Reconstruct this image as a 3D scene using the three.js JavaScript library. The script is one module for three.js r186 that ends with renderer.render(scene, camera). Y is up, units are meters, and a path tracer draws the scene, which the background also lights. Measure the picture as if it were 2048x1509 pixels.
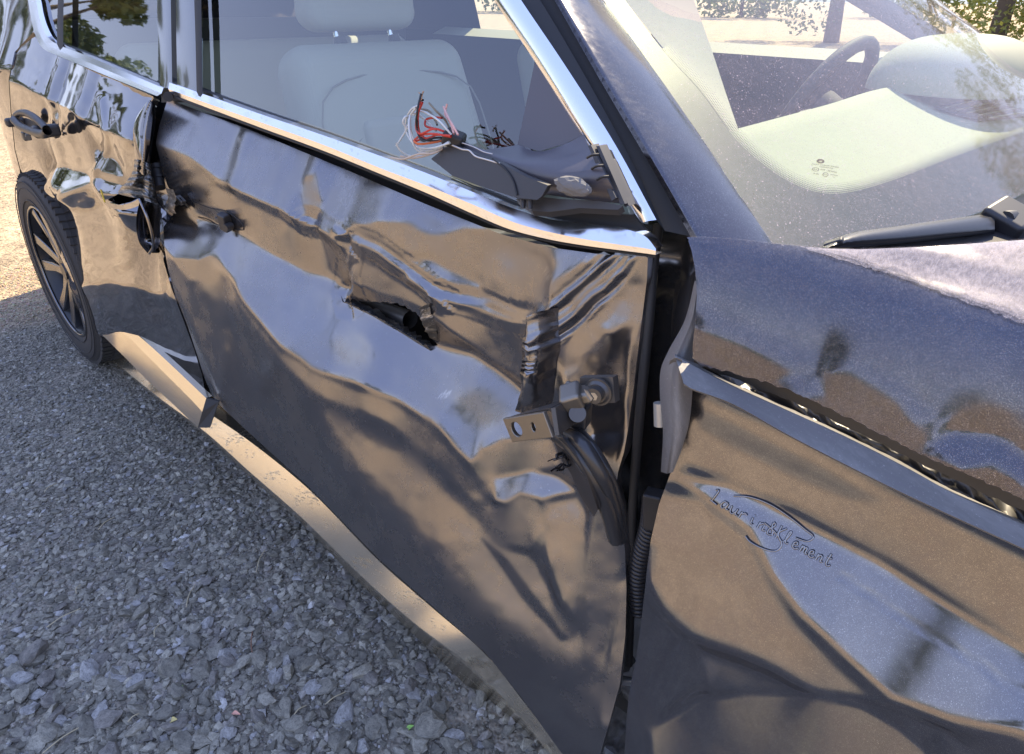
import * as THREE from 'three';
import { mergeGeometries } from 'three/addons/utils/BufferGeometryUtils.js';
import { RoundedBoxGeometry } from 'three/addons/geometries/RoundedBoxGeometry.js';
import { FontLoader } from 'three/addons/loaders/FontLoader.js';

// ---------------------------------------------------------------- camera, sky, sun, exposure
const scene = new THREE.Scene();
const W = 2048, H = 1509, FOC = 1377;
const EYE = [0.334, 1.1858, 1.404];
const YAW = THREE.MathUtils.degToRad(-134.1), PITCH = THREE.MathUtils.degToRad(-29.1), ROLL = THREE.MathUtils.degToRad(0.69);
const FW = new THREE.Vector3(Math.cos(PITCH) * Math.cos(YAW), Math.sin(PITCH), Math.cos(PITCH) * Math.sin(YAW));
const R0 = new THREE.Vector3().crossVectors(FW, new THREE.Vector3(0, 1, 0)).normalize();
const U0 = new THREE.Vector3().crossVectors(R0, FW);
const RT = R0.clone().multiplyScalar(Math.cos(ROLL)).addScaledVector(U0, Math.sin(ROLL));
const UP = U0.clone().multiplyScalar(Math.cos(ROLL)).addScaledVector(R0, -Math.sin(ROLL));
const camera = new THREE.PerspectiveCamera(2 * Math.atan(H / 2 / FOC) * 180 / Math.PI, 1024 / 754, 0.03, 600);
camera.position.set(...EYE);
camera.up.copy(UP);
camera.lookAt(camera.position.clone().add(FW));
scene.add(camera);

const SUN_DIR = new THREE.Vector3(-0.30, 1.0, -0.93).normalize();
{ // clear blue sky, paler at the horizon
  const w = 256, h = 128, d = new Float32Array(w * h * 4);
  for (let j = 0; j < h; j++) for (let i = 0; i < w; i++) {
    const el = ((j + 0.5) / h - 0.5) * Math.PI, az = ((i + 0.5) / w - 0.5) * 2 * Math.PI;
    const dir = [Math.cos(el) * Math.cos(az), Math.sin(el), Math.cos(el) * Math.sin(az)];
    const up = Math.max(0, dir[1]), t = Math.pow(1 - up, 3.2);
    const cs = dir[0] * SUN_DIR.x + dir[1] * SUN_DIR.y + dir[2] * SUN_DIR.z;
    const g = 0.16 * Math.pow(Math.max(0, cs), 6);
    const k = (j * w + i) * 4;
    d[k] = 0.29 + 0.42 * t + g; d[k + 1] = 0.385 + 0.40 * t + g; d[k + 2] = 0.72 + 0.22 * t + g * 0.9; d[k + 3] = 1;
    if (el < 0) { d[k] = 0.3; d[k + 1] = 0.27; d[k + 2] = 0.22; }
  }
  const sky = new THREE.DataTexture(d, w, h, THREE.RGBAFormat, THREE.FloatType);
  sky.mapping = THREE.EquirectangularReflectionMapping; sky.magFilter = THREE.LinearFilter; sky.minFilter = THREE.LinearFilter; sky.needsUpdate = true;
  scene.background = sky; scene.environment = sky;
}
const sun = new THREE.DirectionalLight(new THREE.Color(1, 0.84, 0.58), 5.0);
sun.position.copy(SUN_DIR).multiplyScalar(30); sun.target.position.set(0, 0, 0);
sun.castShadow = true; sun.shadow.mapSize.set(4096, 4096);
Object.assign(sun.shadow.camera, { left: -14, right: 14, top: 14, bottom: -14, near: 1, far: 80 });
scene.add(sun, sun.target);
const renderer = new THREE.WebGLRenderer({ antialias: true });
renderer.setSize(1024, 754); renderer.shadowMap.enabled = true;
renderer.toneMapping = THREE.LinearToneMapping; renderer.toneMappingExposure = 2.05;

// ---------------------------------------------------------------- small maths
let SEED = 12345;
const rnd = () => { SEED = (SEED + 0x6d2b79f5) | 0; let t = Math.imul(SEED ^ (SEED >>> 15), 1 | SEED); t = (t + Math.imul(t ^ (t >>> 7), 61 | t)) ^ t; return ((t ^ (t >>> 14)) >>> 0) / 4294967296; };
const rr = (a, b) => a + (b - a) * rnd();
const clamp = (x, a, b) => Math.min(b, Math.max(a, x)), mix = (a, b, t) => a + (b - a) * t;
const sst = (a, b, x) => { const t = clamp((x - a) / (b - a), 0, 1); return t * t * (3 - 2 * t); };
const hsh = (x, y) => { let h = Math.imul(x | 0, 374761393) + Math.imul(y | 0, 668265263); h = Math.imul(h ^ (h >>> 13), 1274126177); return ((h ^ (h >>> 16)) >>> 0) / 4294967296; };
const vn = (x, y) => { const i = Math.floor(x), j = Math.floor(y), u = x - i, v = y - j, a = u * u * (3 - 2 * u), b = v * v * (3 - 2 * v); return mix(mix(hsh(i, j), hsh(i + 1, j), a), mix(hsh(i, j + 1), hsh(i + 1, j + 1), a), b); };
const fbm = (x, y, o = 4) => { let s = 0, a = 0.5, n = 0; for (let k = 0; k < o; k++) { s += a * vn(x, y); n += a; x = x * 2.03 + 17.1; y = y * 2.03 + 5.7; a *= 0.5; } return s / n; };
// a tiling noise for textures: p = period in cells
const tn = (x, y, p) => { const i = Math.floor(x), j = Math.floor(y), u = x - i, v = y - j, a = u * u * (3 - 2 * u), b = v * v * (3 - 2 * v), m = (q) => ((q % p) + p) % p; return mix(mix(hsh(m(i), m(j) + 991), hsh(m(i + 1), m(j) + 991), a), mix(hsh(m(i), m(j + 1) + 991), hsh(m(i + 1), m(j + 1) + 991), a), b); };

// pixel of the photograph -> viewing ray; and its meeting with surfaces of the car
const rayOf = (px, py) => { const d = FW.clone().multiplyScalar(FOC).addScaledVector(RT, px - W / 2).addScaledVector(UP, -(py - H / 2)).normalize(); return [d.x, d.y, d.z]; };
const onZ = (px, py, z) => { const d = rayOf(px, py), t = (z - EYE[2]) / d[2]; return [EYE[0] + t * d[0], EYE[1] + t * d[1], z]; };
const onY = (px, py, y) => { const d = rayOf(px, py), t = (y - EYE[1]) / d[1]; return [EYE[0] + t * d[0], y, EYE[2] + t * d[2]]; };
const onX = (px, py, x) => { const d = rayOf(px, py), t = (x - EYE[0]) / d[0]; return [x, EYE[1] + t * d[1], EYE[2] + t * d[2]]; };
const toPx = (p) => { const x = p[0] - EYE[0], y = p[1] - EYE[1], z = p[2] - EYE[2], w = x * FW.x + y * FW.y + z * FW.z; return [W / 2 + FOC * (x * RT.x + y * RT.y + z * RT.z) / w, H / 2 - FOC * (x * UP.x + y * UP.y + z * UP.z) / w]; };
const table = (T) => (v) => { const n = T.length; if (v <= T[0][0]) return T[0][1]; if (v >= T[n - 1][0]) return T[n - 1][1]; let i = 0; while (v > T[i + 1][0]) i++; const [x0, y0] = T[i], [x1, y1] = T[i + 1], m0 = i ? (y1 - T[i - 1][1]) / (x1 - T[i - 1][0]) : (y1 - y0) / (x1 - x0), m1 = i + 2 < n ? (T[i + 2][1] - y0) / (T[i + 2][0] - x0) : (y1 - y0) / (x1 - x0), t = (v - x0) / (x1 - x0), w = x1 - x0; return y0 * (1 + 2 * t) * (1 - t) * (1 - t) + m0 * w * t * (1 - t) * (1 - t) + y1 * t * t * (3 - 2 * t) + m1 * w * t * t * (t - 1); };
// cross-section of the body side: z at height y
const SIDE = table([[0.1, 0.83], [0.2, 0.868], [0.26, 0.876], [0.32, 0.872], [0.42, 0.882], [0.55, 0.896], [0.7, 0.908], [0.8, 0.914], [0.87, 0.904], [0.93, 0.89], [0.98, 0.872], [1.0, 0.864], [1.1, 0.822], [1.2, 0.776], [1.3, 0.72], [1.4, 0.64]]);
const zSide = (x, y) => SIDE(y) - 0.010 * (clamp(x, -3.5, 1.5) + 1.0) ** 2 - (x < -2.5 ? 0.30 * (Math.max(x, -3.5) + 2.5) ** 2 : 0);
const onSide = (px, py, off = 0) => { let z = 0.88, p; for (let k = 0; k < 14; k++) { p = onZ(px, py, z); z = mix(z, zSide(p[0], p[1]) + off, 0.7); } return onZ(px, py, z); };
// a facet that starts at P, turned so that it mirrors what stands at elevation e: where the ray of another pixel meets it
const hitTilt = (px, py, P, e) => { let v = [0, 1, 2].map((k) => P[k] - EYE[k]); const l = Math.hypot(...v); v = v.map((q) => q / l); const m = Math.hypot(v[1], v[2]), al = (clamp(Math.asin(clamp(Math.sin(e * Math.PI / 180) / m, -0.95, 0.95)), -0.9, 0.9) + Math.atan2(-v[1], -v[2])) / 2, n = [0, Math.sin(al), Math.cos(al)], d = rayOf(px, py), t = ((P[1] - EYE[1]) * n[1] + (P[2] - EYE[2]) * n[2]) / (d[1] * n[1] + d[2] * n[2]); return [0, 1, 2].map((k) => EYE[k] + d[k] * t); };
const V = (a) => new THREE.Vector3(a[0], a[1], a[2]);
const sdPoly = (x, y, P) => { // positive inside
  let d = 1e18, s = -1;
  for (let i = 0, n = P.length, j = n - 1; i < n; j = i++) {
    const ex = P[j][0] - P[i][0], ey = P[j][1] - P[i][1], wx = x - P[i][0], wy = y - P[i][1], t = clamp((wx * ex + wy * ey) / (ex * ex + ey * ey), 0, 1), bx = wx - ex * t, by = wy - ey * t;
    d = Math.min(d, bx * bx + by * by);
    if ((P[i][1] > y) !== (P[j][1] > y) && x < (P[j][0] - P[i][0]) * (y - P[i][1]) / (P[j][1] - P[i][1]) + P[i][0]) s = -s;
  }
  return s * Math.sqrt(d);
};
const dLine = (x, y, P) => { let d = 1e18, at = 0, side = 0; for (let i = 0; i + 1 < P.length; i++) { const ex = P[i + 1][0] - P[i][0], ey = P[i + 1][1] - P[i][1], wx = x - P[i][0], wy = y - P[i][1], t = clamp((wx * ex + wy * ey) / (ex * ex + ey * ey), 0, 1), bx = wx - ex * t, by = wy - ey * t, q = bx * bx + by * by; if (q < d) { d = q; at = (i + t) / (P.length - 1); side = Math.sign(ex * wy - ey * wx); } } return [Math.sqrt(d), at, side]; };

// ---------------------------------------------------------------- names, labels, meshes
const taken = {};
const numbered = (n) => { const k = taken[n] = (taken[n] ?? -1) + 1; return k ? n + '_' + String(k).padStart(3, '0') : n; };
const shade = (m) => { m.castShadow = true; m.receiveShadow = true; return m; };
const part = (name, geo, mat, parent, label) => { const m = shade(new THREE.Mesh(Array.isArray(geo) ? (geo.length > 1 ? mergeGeometries(geo.map(strip)) : geo[0]) : geo, mat)); m.name = name; parent.add(m); if (label) m.userData.label = label; return m; };
const strip = (g) => { g = g.index ? g.toNonIndexed() : g; for (const k of Object.keys(g.attributes)) if (!['position', 'normal', 'uv'].includes(k)) g.deleteAttribute(k); if (!g.attributes.uv) g.setAttribute('uv', new THREE.BufferAttribute(new Float32Array(g.attributes.position.count * 2), 2)); if (!g.attributes.normal) g.computeVertexNormals(); return g; };
const thing = (name, label, category, pos = [0, 0, 0], group) => { const o = new THREE.Group(); o.name = numbered(name); o.position.set(...pos); o.userData = { label, category }; if (group) o.userData.group = group; scene.add(o); return o; };
const geoFrom = (P, I, UV, N) => { const g = new THREE.BufferGeometry(); g.setAttribute('position', new THREE.Float32BufferAttribute(P, 3)); if (UV) g.setAttribute('uv', new THREE.Float32BufferAttribute(UV, 2)); g.setIndex(I); if (N) g.setAttribute('normal', new THREE.Float32BufferAttribute(N, 3)); else g.computeVertexNormals(); return g; };
// a sheet through rows of points (each row the same count), uv in metres
const sheet = (rows, closed = false) => { const P = [], I = [], UV = [], m = rows[0].length; let vv = 0; rows.forEach((r, j) => { let uu = 0; r.forEach((p, i) => { if (i) uu += Math.hypot(p[0] - r[i - 1][0], p[1] - r[i - 1][1], p[2] - r[i - 1][2]); P.push(...p); UV.push(uu, vv); }); if (j + 1 < rows.length) vv += Math.hypot(...[0, 1, 2].map((k) => rows[j + 1][0][k] - r[0][k])); }); for (let j = 0; j + 1 < rows.length; j++) for (let i = 0; i + 1 < m; i++) { const a = j * m + i, b = a + 1, c = a + m, d = c + 1; I.push(a, b, d, a, d, c); } return geoFrom(P, I, UV); };
const resample = (pl, n) => { const c = new THREE.CatmullRomCurve3(pl.map(V), false, 'centripetal'); return c.getSpacedPoints(n - 1).map((v) => [v.x, v.y, v.z]); };
const tube = (pl, r, seg = 24, rad = 6, taper) => { const c = new THREE.CatmullRomCurve3(pl.map(V), false, 'centripetal'); const g = new THREE.TubeGeometry(c, seg, r, rad, false); return g; };
// a profile (2D outline list of [a,b]) swept along a 3D polyline, with up to end caps; frames: side vector S(i), up vector U(i)
const sweep = (path, prof, S, U, caps = true) => { const P = [], I = [], n = prof.length; path.forEach((p, i) => { const s = typeof S === 'function' ? S(i) : S, u = typeof U === 'function' ? U(i) : U; for (const [a, b] of prof) P.push(p[0] + s[0] * a + u[0] * b, p[1] + s[1] * a + u[1] * b, p[2] + s[2] * a + u[2] * b); }); for (let i = 0; i + 1 < path.length; i++) for (let k = 0; k < n; k++) { const a = i * n + k, b = i * n + (k + 1) % n, c = a + n, d = b + n; I.push(a, b, d, a, d, c); } if (caps) for (let k = 1; k + 1 < n; k++) { I.push(0, k + 1, k); const q = (path.length - 1) * n; I.push(q, q + k, q + k + 1); } const g = geoFrom(P, I).toNonIndexed(); g.computeVertexNormals(); return g; };
// a solid plate: outline of 3D points (roughly planar), thickness vector
const plate = (pts, th) => { const n = pts.length, c = [0, 1, 2].map((k) => pts.reduce((s, p) => s + p[k], 0) / n); const P = [], q = (a) => P.push(...a), off = (p) => p.map((v, k) => v + th[k]); const sh2 = THREE.ShapeUtils.triangulateShape(pts.map((p) => new THREE.Vector2(...toPx(p))), []); for (const [a, b, d] of sh2) { q(pts[a]); q(pts[b]); q(pts[d]); q(off(pts[d])); q(off(pts[b])); q(off(pts[a])); } for (let i = 0; i < n; i++) { const a = pts[i], b = pts[(i + 1) % n]; q(a); q(off(a)); q(b); q(b); q(off(a)); q(off(b)); } const g = new THREE.BufferGeometry(); g.setAttribute('position', new THREE.Float32BufferAttribute(P, 3)); g.computeVertexNormals(); return strip(g); };
const boxAt = (c, w, h, d, r = 0.003, rot = [0, 0, 0]) => { const g = new RoundedBoxGeometry(w, h, d, 2, Math.min(r, w / 2.1, h / 2.1, d / 2.1)); g.applyMatrix4(new THREE.Matrix4().makeRotationFromEuler(new THREE.Euler(...rot))); g.translate(...c); return strip(g); };
const cylAt = (a, b, r0, r1 = r0, n = 16) => { const A = V(a), B = V(b), L = A.distanceTo(B); const g = new THREE.CylinderGeometry(r1, r0, L, n); g.applyQuaternion(new THREE.Quaternion().setFromUnitVectors(new THREE.Vector3(0, 1, 0), B.clone().sub(A).normalize())); g.translate((A.x + B.x) / 2, (A.y + B.y) / 2, (A.z + B.z) / 2); return strip(g); };
// ---------------------------------------------------------------- textures and materials
const dataTex = (n, f, srgb = false, rep = [1, 1]) => { const d = new Uint8Array(n * n * 4); for (let j = 0; j < n; j++) for (let i = 0; i < n; i++) { const c = f(i / n, j / n, i, j), k = (j * n + i) * 4; d[k] = clamp(c[0], 0, 1) * 255; d[k + 1] = clamp(c[1], 0, 1) * 255; d[k + 2] = clamp(c[2], 0, 1) * 255; d[k + 3] = 255; } const t = new THREE.DataTexture(d, n, n); t.wrapS = t.wrapT = THREE.RepeatWrapping; t.magFilter = THREE.LinearFilter; t.minFilter = THREE.LinearMipmapLinearFilter; t.generateMipmaps = true; if (srgb) t.colorSpace = THREE.SRGBColorSpace; t.repeat.set(...rep); t.needsUpdate = true; return t; };
const lin = (r, g, b) => new THREE.Color().setRGB(r, g, b);
const mat = (color, rough, metal = 0, more = {}) => new THREE.MeshPhysicalMaterial({ color, roughness: rough, metalness: metal, side: THREE.DoubleSide, ...more });
// dust grains on dark paint: 0.5 m tile
const N1 = 1024;
const grains = (density, seed) => { const g = new Float32Array(N1 * N1); SEED = seed; for (let k = 0; k < density; k++) { const x = rnd() * N1 | 0, y = rnd() * N1 | 0, v = 0.25 + 0.75 * rnd() * rnd(), big = rnd() < 0.12; g[y * N1 + x] = Math.max(g[y * N1 + x], v); if (big) for (const [a, b] of [[1, 0], [0, 1], [1, 1]]) g[((y + b) % N1) * N1 + (x + a) % N1] = v * 0.8; } return g; };
const G1 = grains(9000, 7), G2 = grains(60000, 9);
const paintMap = (G, base, speck, film, rep = 2) => dataTex(N1, (u, v, i, j) => { const n = tn(u * 8, v * 8, 8) * 0.5 + tn(u * 40, v * 40, 40) * 0.3 + tn(u * 160, v * 160, 160) * 0.2, g = G[j * N1 + i], f = film * sst(0.35, 0.8, n); return [base[0] + f + g * speck, base[1] + f * 0.95 + g * speck * 0.97, base[2] + f * 0.88 + g * speck * 0.92]; }, false, [rep, rep]);
const paintRough = (lo, hi) => dataTex(N1, (u, v, i, j) => { const n = tn(u * 6, v * 6, 6) * 0.5 + tn(u * 24, v * 24, 24) * 0.3 + tn(u * 120, v * 120, 120) * 0.2; const r = mix(lo, hi, sst(0.3, 0.75, n)); return [r, r, r]; }, false, [2, 2]);
const PAINT = [0.27, 0.262, 0.268];
const M = {};
M.paint = mat(lin(1, 1, 1), 1, 0.93, { map: paintMap(G1, PAINT, 0.5, 0.025), roughnessMap: paintRough(0.13, 0.27) });
M.paintClean = mat(lin(1, 1, 1), 1, 0.95, { map: paintMap(G1, PAINT, 0.2, 0.01), roughnessMap: paintRough(0.05, 0.10) });
M.paintFender = mat(lin(1, 1, 1), 1, 0.9, { map: paintMap(G2, [0.22, 0.215, 0.225], 0.4, 0.03, 4), roughnessMap: paintRough(0.13, 0.24) });
M.paintDim = mat(lin(1, 1, 1), 1, 0.88, { map: paintMap(G2, [0.115, 0.113, 0.128], 0.35, 0.015, 4), roughnessMap: paintRough(0.10, 0.19) });  // darker copy of the one body paint, its weaker reflections put into the colour
M.dustTop = mat(lin(1, 1, 1), 1, 0.35, { map: paintMap(G2, [0.16, 0.145, 0.15], 0.55, 0.12), roughnessMap: paintRough(0.42, 0.6) });
M.black = mat(lin(0.02, 0.02, 0.021), 0.5);
M.blackGloss = mat(lin(0.02, 0.02, 0.024), 0.12, 0, { clearcoat: 1, clearcoatRoughness: 0.06, ior: 1.8 });
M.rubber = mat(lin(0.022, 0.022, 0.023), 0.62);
M.plastic = mat(lin(0.032, 0.03, 0.031), 0.45, 0, { ior: 1.6 });
M.plasticSoft = mat(lin(0.075, 0.068, 0.078), 0.36, 0, { ior: 1.7 });
M.chrome = mat(lin(0.86, 0.87, 0.9), 0.13, 1);
M.steel = mat(lin(0.45, 0.45, 0.46), 0.35, 1);
M.darkSteel = mat(lin(0.12, 0.115, 0.11), 0.42, 0.7);
M.foam = mat(lin(0.62, 0.6, 0.58), 0.9);
M.jamb = mat(lin(0.035, 0.033, 0.036), 0.25, 0, { ior: 1.7 });
M.rubberGloss = mat(lin(0.03, 0.03, 0.032), 0.28, 0, { ior: 1.6 });
M.bracket = mat(lin(0.26, 0.235, 0.2), 0.42, 0.9);
M.copper = mat(lin(0.6, 0.35, 0.2), 0.4, 1);
M.clearPlastic = mat(lin(0.5, 0.47, 0.4), 0.2, 0.2);
M.badge = mat(lin(0.30, 0.30, 0.31), 0.22, 1);
M.matteDust = mat(lin(1, 1, 1), 1, 0.1, { map: paintMap(G1, [0.20, 0.192, 0.185], 0.4, 0.06), roughnessMap: paintRough(0.55, 0.75) });
M.scuffed = mat(lin(1, 1, 1), 1, 0.7, { map: dataTex(512, (u, v) => { const n = tn(u * 30, v * 6, 30) * 0.5 + tn(u * 120, v * 40, 120) * 0.5, k = 0.12 + 0.35 * sst(0.5, 0.8, n); return [k * 1.04, k, k * 0.94]; }, false, [10, 10]), roughnessMap: paintRough(0.3, 0.55) });
M.stripGloss = mat(lin(0.5, 0.48, 0.45), 0.16, 0.9);
M.chromeWorn = mat(lin(1, 1, 1), 1, 1, { map: dataTex(512, (u, v) => { const n = tn(u * 14, v * 60, 14) * 0.5 + tn(u * 50, v * 50, 50) * 0.5, s = sst(0.72, 0.8, n), k = 0.88 - 0.10 * s; return [k, k * 1.005, k * 1.03]; }, false, [4, 4]), roughnessMap: dataTex(512, (u, v) => { const n = tn(u * 8, v * 30, 8), k = 0.12 + 0.14 * sst(0.55, 0.8, n); return [k, k, k]; }, false, [4, 4]) });
// bright moulding along the sill, dirt splashed over it in blotches and specks
{ const f = (u, v) => { const n = tn(u * 6, v * 6, 6) * 0.4 + tn(u * 40, v * 40, 40) * 0.35 + tn(u * 150, v * 150, 150) * 0.25; return 0.7 * sst(0.58, 0.85, n); };
  M.sill = mat(lin(1, 1, 1), 1, 0.9, { map: dataTex(512, (u, v) => { const d = f(u, v); return [mix(0.92, 0.36, d), mix(0.83, 0.28, d), mix(0.66, 0.19, d)]; }, false, [3, 3]), roughnessMap: dataTex(512, (u, v) => { const k = mix(0.2, 0.6, f(u, v)); return [k, k, k]; }, false, [3, 3]) }); }
M.stripGloss = mat(lin(0.74, 0.71, 0.64), 0.14, 1);
// dust grains: a light film, and a thick layer that paints sunlit brightness
const dustMat = (lo, hi, gr) => new THREE.MeshStandardMaterial({ color: lin(0.62, 0.55, 0.54), roughness: 1, transparent: true, side: THREE.DoubleSide, alphaMap: dataTex(1024, (u, v, i, j) => { const n = 0.25 * tn(u * 9, v * 9, 9) + 0.3 * tn(u * 61, v * 61, 61) + 0.45 * tn(u * 260, v * 260, 260), g = G2[j * 1024 + i], a = mix(lo, hi, sst(0.25, 0.8, n)) + (g > 0.3 ? gr * g : 0); return [a, a, a]; }, false, [4, 4]) });
M.dust = dustMat(0.0, 0.06, 0.35); M.dustSunlit = dustMat(0.14, 0.36, 0.3);
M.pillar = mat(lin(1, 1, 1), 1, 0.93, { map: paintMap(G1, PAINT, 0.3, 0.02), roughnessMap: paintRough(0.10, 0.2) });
// ---------------------------------------------------------------- sheet metal: a base surface pushed in and out so that each area faces the way it faces after the crash
// regions: { p: outline in photo pixels, e: elevation in degrees of what the area mirrors (or [x,y,e, x,y,e] for a turn from one to the other), s: softness in pixels, ax: slope along the car }
function panel(o) {
  const st = o.step, nx = Math.round((o.u1 - o.u0) / st) + 1, ny = Math.round((o.v1 - o.v0) / st) + 1, n = nx * ny;
  const B = new Float32Array(n * 3), NN = new Float32Array(n * 3), px = new Float32Array(n), py = new Float32Array(n), gy = new Float32Array(n), gx = new Float32Array(n), wy = new Float32Array(n), wx = new Float32Array(n);
  const pw = new Float32Array(n);
  const aim = (hh) => {
  for (let j = 0; j < ny; j++) for (let i = 0; i < nx; i++) {
    const k = j * nx + i, u = o.u0 + i * st, v = o.v0 + j * st, p = o.base(u, v), q = o.base(u, v + 0.002), dy = (q[1] - p[1]), dz = (q[2] - p[2]), l = Math.hypot(dy, dz) || 1;
    const a0 = Math.atan2(-dz, dy);             // how far the base tilts up
    B.set(p, k * 3); NN.set(o.hf ? [0, 0, 1] : [0, -dz / l, dy / l], k * 3);
    const s = hh ? toPx([p[0] + NN[k * 3] * hh[k], p[1] + NN[k * 3 + 1] * hh[k], p[2] + NN[k * 3 + 2] * hh[k]]) : toPx(p); px[k] = s[0]; py[k] = s[1];
    pw[k] = o.pin ? o.pin(s[0], s[1], u, v) : 0;
    let vx = p[0] - EYE[0], vy = p[1] - EYE[1], vz = p[2] - EYE[2]; const vl = Math.hypot(vx, vy, vz); vx /= vl; vy /= vl; vz /= vl;
    const m = Math.hypot(vy, vz), dl = Math.atan2(-vy, -vz);
    let e = (Math.asin(clamp(m * Math.sin(2 * a0 - dl), -1, 1))) * 180 / Math.PI, w = o.wdef ?? 0.25, ax = 0, axw = o.wx ?? 0.12;
    for (const r of o.regions) {
      if (s[0] < r.b[0] || s[0] > r.b[2] || s[1] < r.b[1] || s[1] > r.b[3]) continue;
      const t = sst(-r.s, r.s, sdPoly(s[0], s[1], r.p)); if (t <= 0) continue;
      let te = r.e;
      if (Array.isArray(te)) { const [x0, y0, e0, x1, y1, e1] = te, q2 = clamp(((s[0] - x0) * (x1 - x0) + (s[1] - y0) * (y1 - y0)) / ((x1 - x0) ** 2 + (y1 - y0) ** 2), 0, 1); te = mix(e0, e1, q2); }
      if (te !== undefined) { e = mix(e, te, t); w = mix(w, r.w ?? 1, t); }
      if (r.ax !== undefined) { ax = mix(ax, r.ax, t); axw = mix(axw, r.wx ?? 1, t); }
    }
    const psi = clamp(Math.asin(clamp(Math.sin(e * Math.PI / 180) / m, -0.98, 0.98)), -0.9, 0.78), al = clamp((psi + dl) / 2, -1.1, 1.2);
    gy[k] = o.hf ? -Math.tan(al) + Math.tan(a0) : -Math.tan(clamp(al - a0, -1.1, 1.1)); wy[k] = w; gx[k] = ax; wx[k] = axw;
  }
  };
  aim(null);
  // least squares for the push h, by conjugate gradients, coarse to fine
  const solve = (h, mx, my, s, GX, GY, WX, WY, PW, iters) => {
    const c = s * s * (o.w0 ?? 3), N = mx * my, r = new Float64Array(N), z = new Float64Array(N), p = new Float64Array(N), Ap = new Float64Array(N), D = new Float64Array(N);
    const cc = new Float64Array(N), ex = new Float64Array(N), ey = new Float64Array(N), bx = new Float64Array(N);
    for (let j = 0; j < my; j++) for (let i = 0; i < mx; i++) { const k = j * mx + i; const ck = c + PW[k] * s * s; cc[k] = ck; D[k] += ck;
      if (i + 1 < mx) { const w = (WX[k] + WX[k + 1]) / 2, g = (GX[k] + GX[k + 1]) / 2 * s; ex[k] = w; D[k] += w; D[k + 1] += w; bx[k] -= w * g; bx[k + 1] += w * g; }
      if (j + 1 < my) { const w = (WY[k] + WY[k + mx]) / 2, g = (GY[k] + GY[k + mx]) / 2 * s; ey[k] = w; D[k] += w; D[k + mx] += w; bx[k] -= w * g; bx[k + mx] += w * g; } }
    const mul = (x, y) => { for (let k = 0; k < N; k++) y[k] = cc[k] * x[k]; for (let j = 0; j < my; j++) for (let i = 0; i < mx; i++) { const k = j * mx + i; if (i + 1 < mx) { const d = ex[k] * (x[k] - x[k + 1]); y[k] += d; y[k + 1] -= d; } if (j + 1 < my) { const d = ey[k] * (x[k] - x[k + mx]); y[k] += d; y[k + mx] -= d; } } };
    mul(h, Ap); let rz = 0; for (let k = 0; k < N; k++) { r[k] = bx[k] - Ap[k]; z[k] = r[k] / D[k]; p[k] = z[k]; rz += r[k] * z[k]; }
    for (let it = 0; it < iters && rz > 1e-14; it++) { mul(p, Ap); let pa = 0; for (let k = 0; k < N; k++) pa += p[k] * Ap[k]; const a = rz / pa; let r2 = 0; for (let k = 0; k < N; k++) { h[k] += a * p[k]; r[k] -= a * Ap[k]; z[k] = r[k] / D[k]; r2 += r[k] * z[k]; } const b = r2 / rz; rz = r2; for (let k = 0; k < N; k++) p[k] = z[k] + b * p[k]; }
    return h;
  };
  const F = 4, mx = Math.ceil(nx / F), my = Math.ceil(ny / F), cut = (a) => { const q = new Float32Array(mx * my); for (let j = 0; j < my; j++) for (let i = 0; i < mx; i++) { let t = 0, c = 0; for (let b = 0; b < F; b++) for (let d = 0; d < F; d++) { const y = j * F + b, x = i * F + d; if (x < nx && y < ny) { t += a[y * nx + x]; c++; } } q[j * mx + i] = t / c; } return q; };
  const h = new Float64Array(n);
  for (let pass = 0; pass < 3; pass++) {
    if (pass) aim(h);
    const hc = solve(new Float64Array(mx * my), mx, my, st * F, cut(gx), cut(gy), cut(wx), cut(wy), cut(pw), 220);
    for (let j = 0; j < ny; j++) for (let i = 0; i < nx; i++) { const a = clamp((i - 1.5) / F, 0, mx - 1.001), b = clamp((j - 1.5) / F, 0, my - 1.001), x = a | 0, y = b | 0, u = a - x, v = b - y; h[j * nx + i] = mix(mix(hc[y * mx + x], hc[y * mx + x + 1], u), mix(hc[(y + 1) * mx + x], hc[(y + 1) * mx + x + 1], u), v); }
    if (pass === 2) solve(h, nx, ny, st, gx, gy, wx, wy, pw, 90);
  }
  const P = new Float32Array(n * 3), S = new Float32Array(n);
  for (let j = 0; j < ny; j++) for (let i = 0; i < nx; i++) { const k = j * nx + i, u = o.u0 + i * st, v = o.v0 + j * st; const hh = h[k] + (o.bump ? o.bump(px[k], py[k], u, v) : 0) + (o.off ?? 0); for (let c = 0; c < 3; c++) P[k * 3 + c] = B[k * 3 + c] + NN[k * 3 + c] * hh; const q = o.atBase ? [px[k], py[k]] : toPx([P[k * 3], P[k * 3 + 1], P[k * 3 + 2]]); S[k] = o.inside(q[0], q[1], u, v) + 1e-4; }
  const VN = new Float32Array(n * 3);
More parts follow.
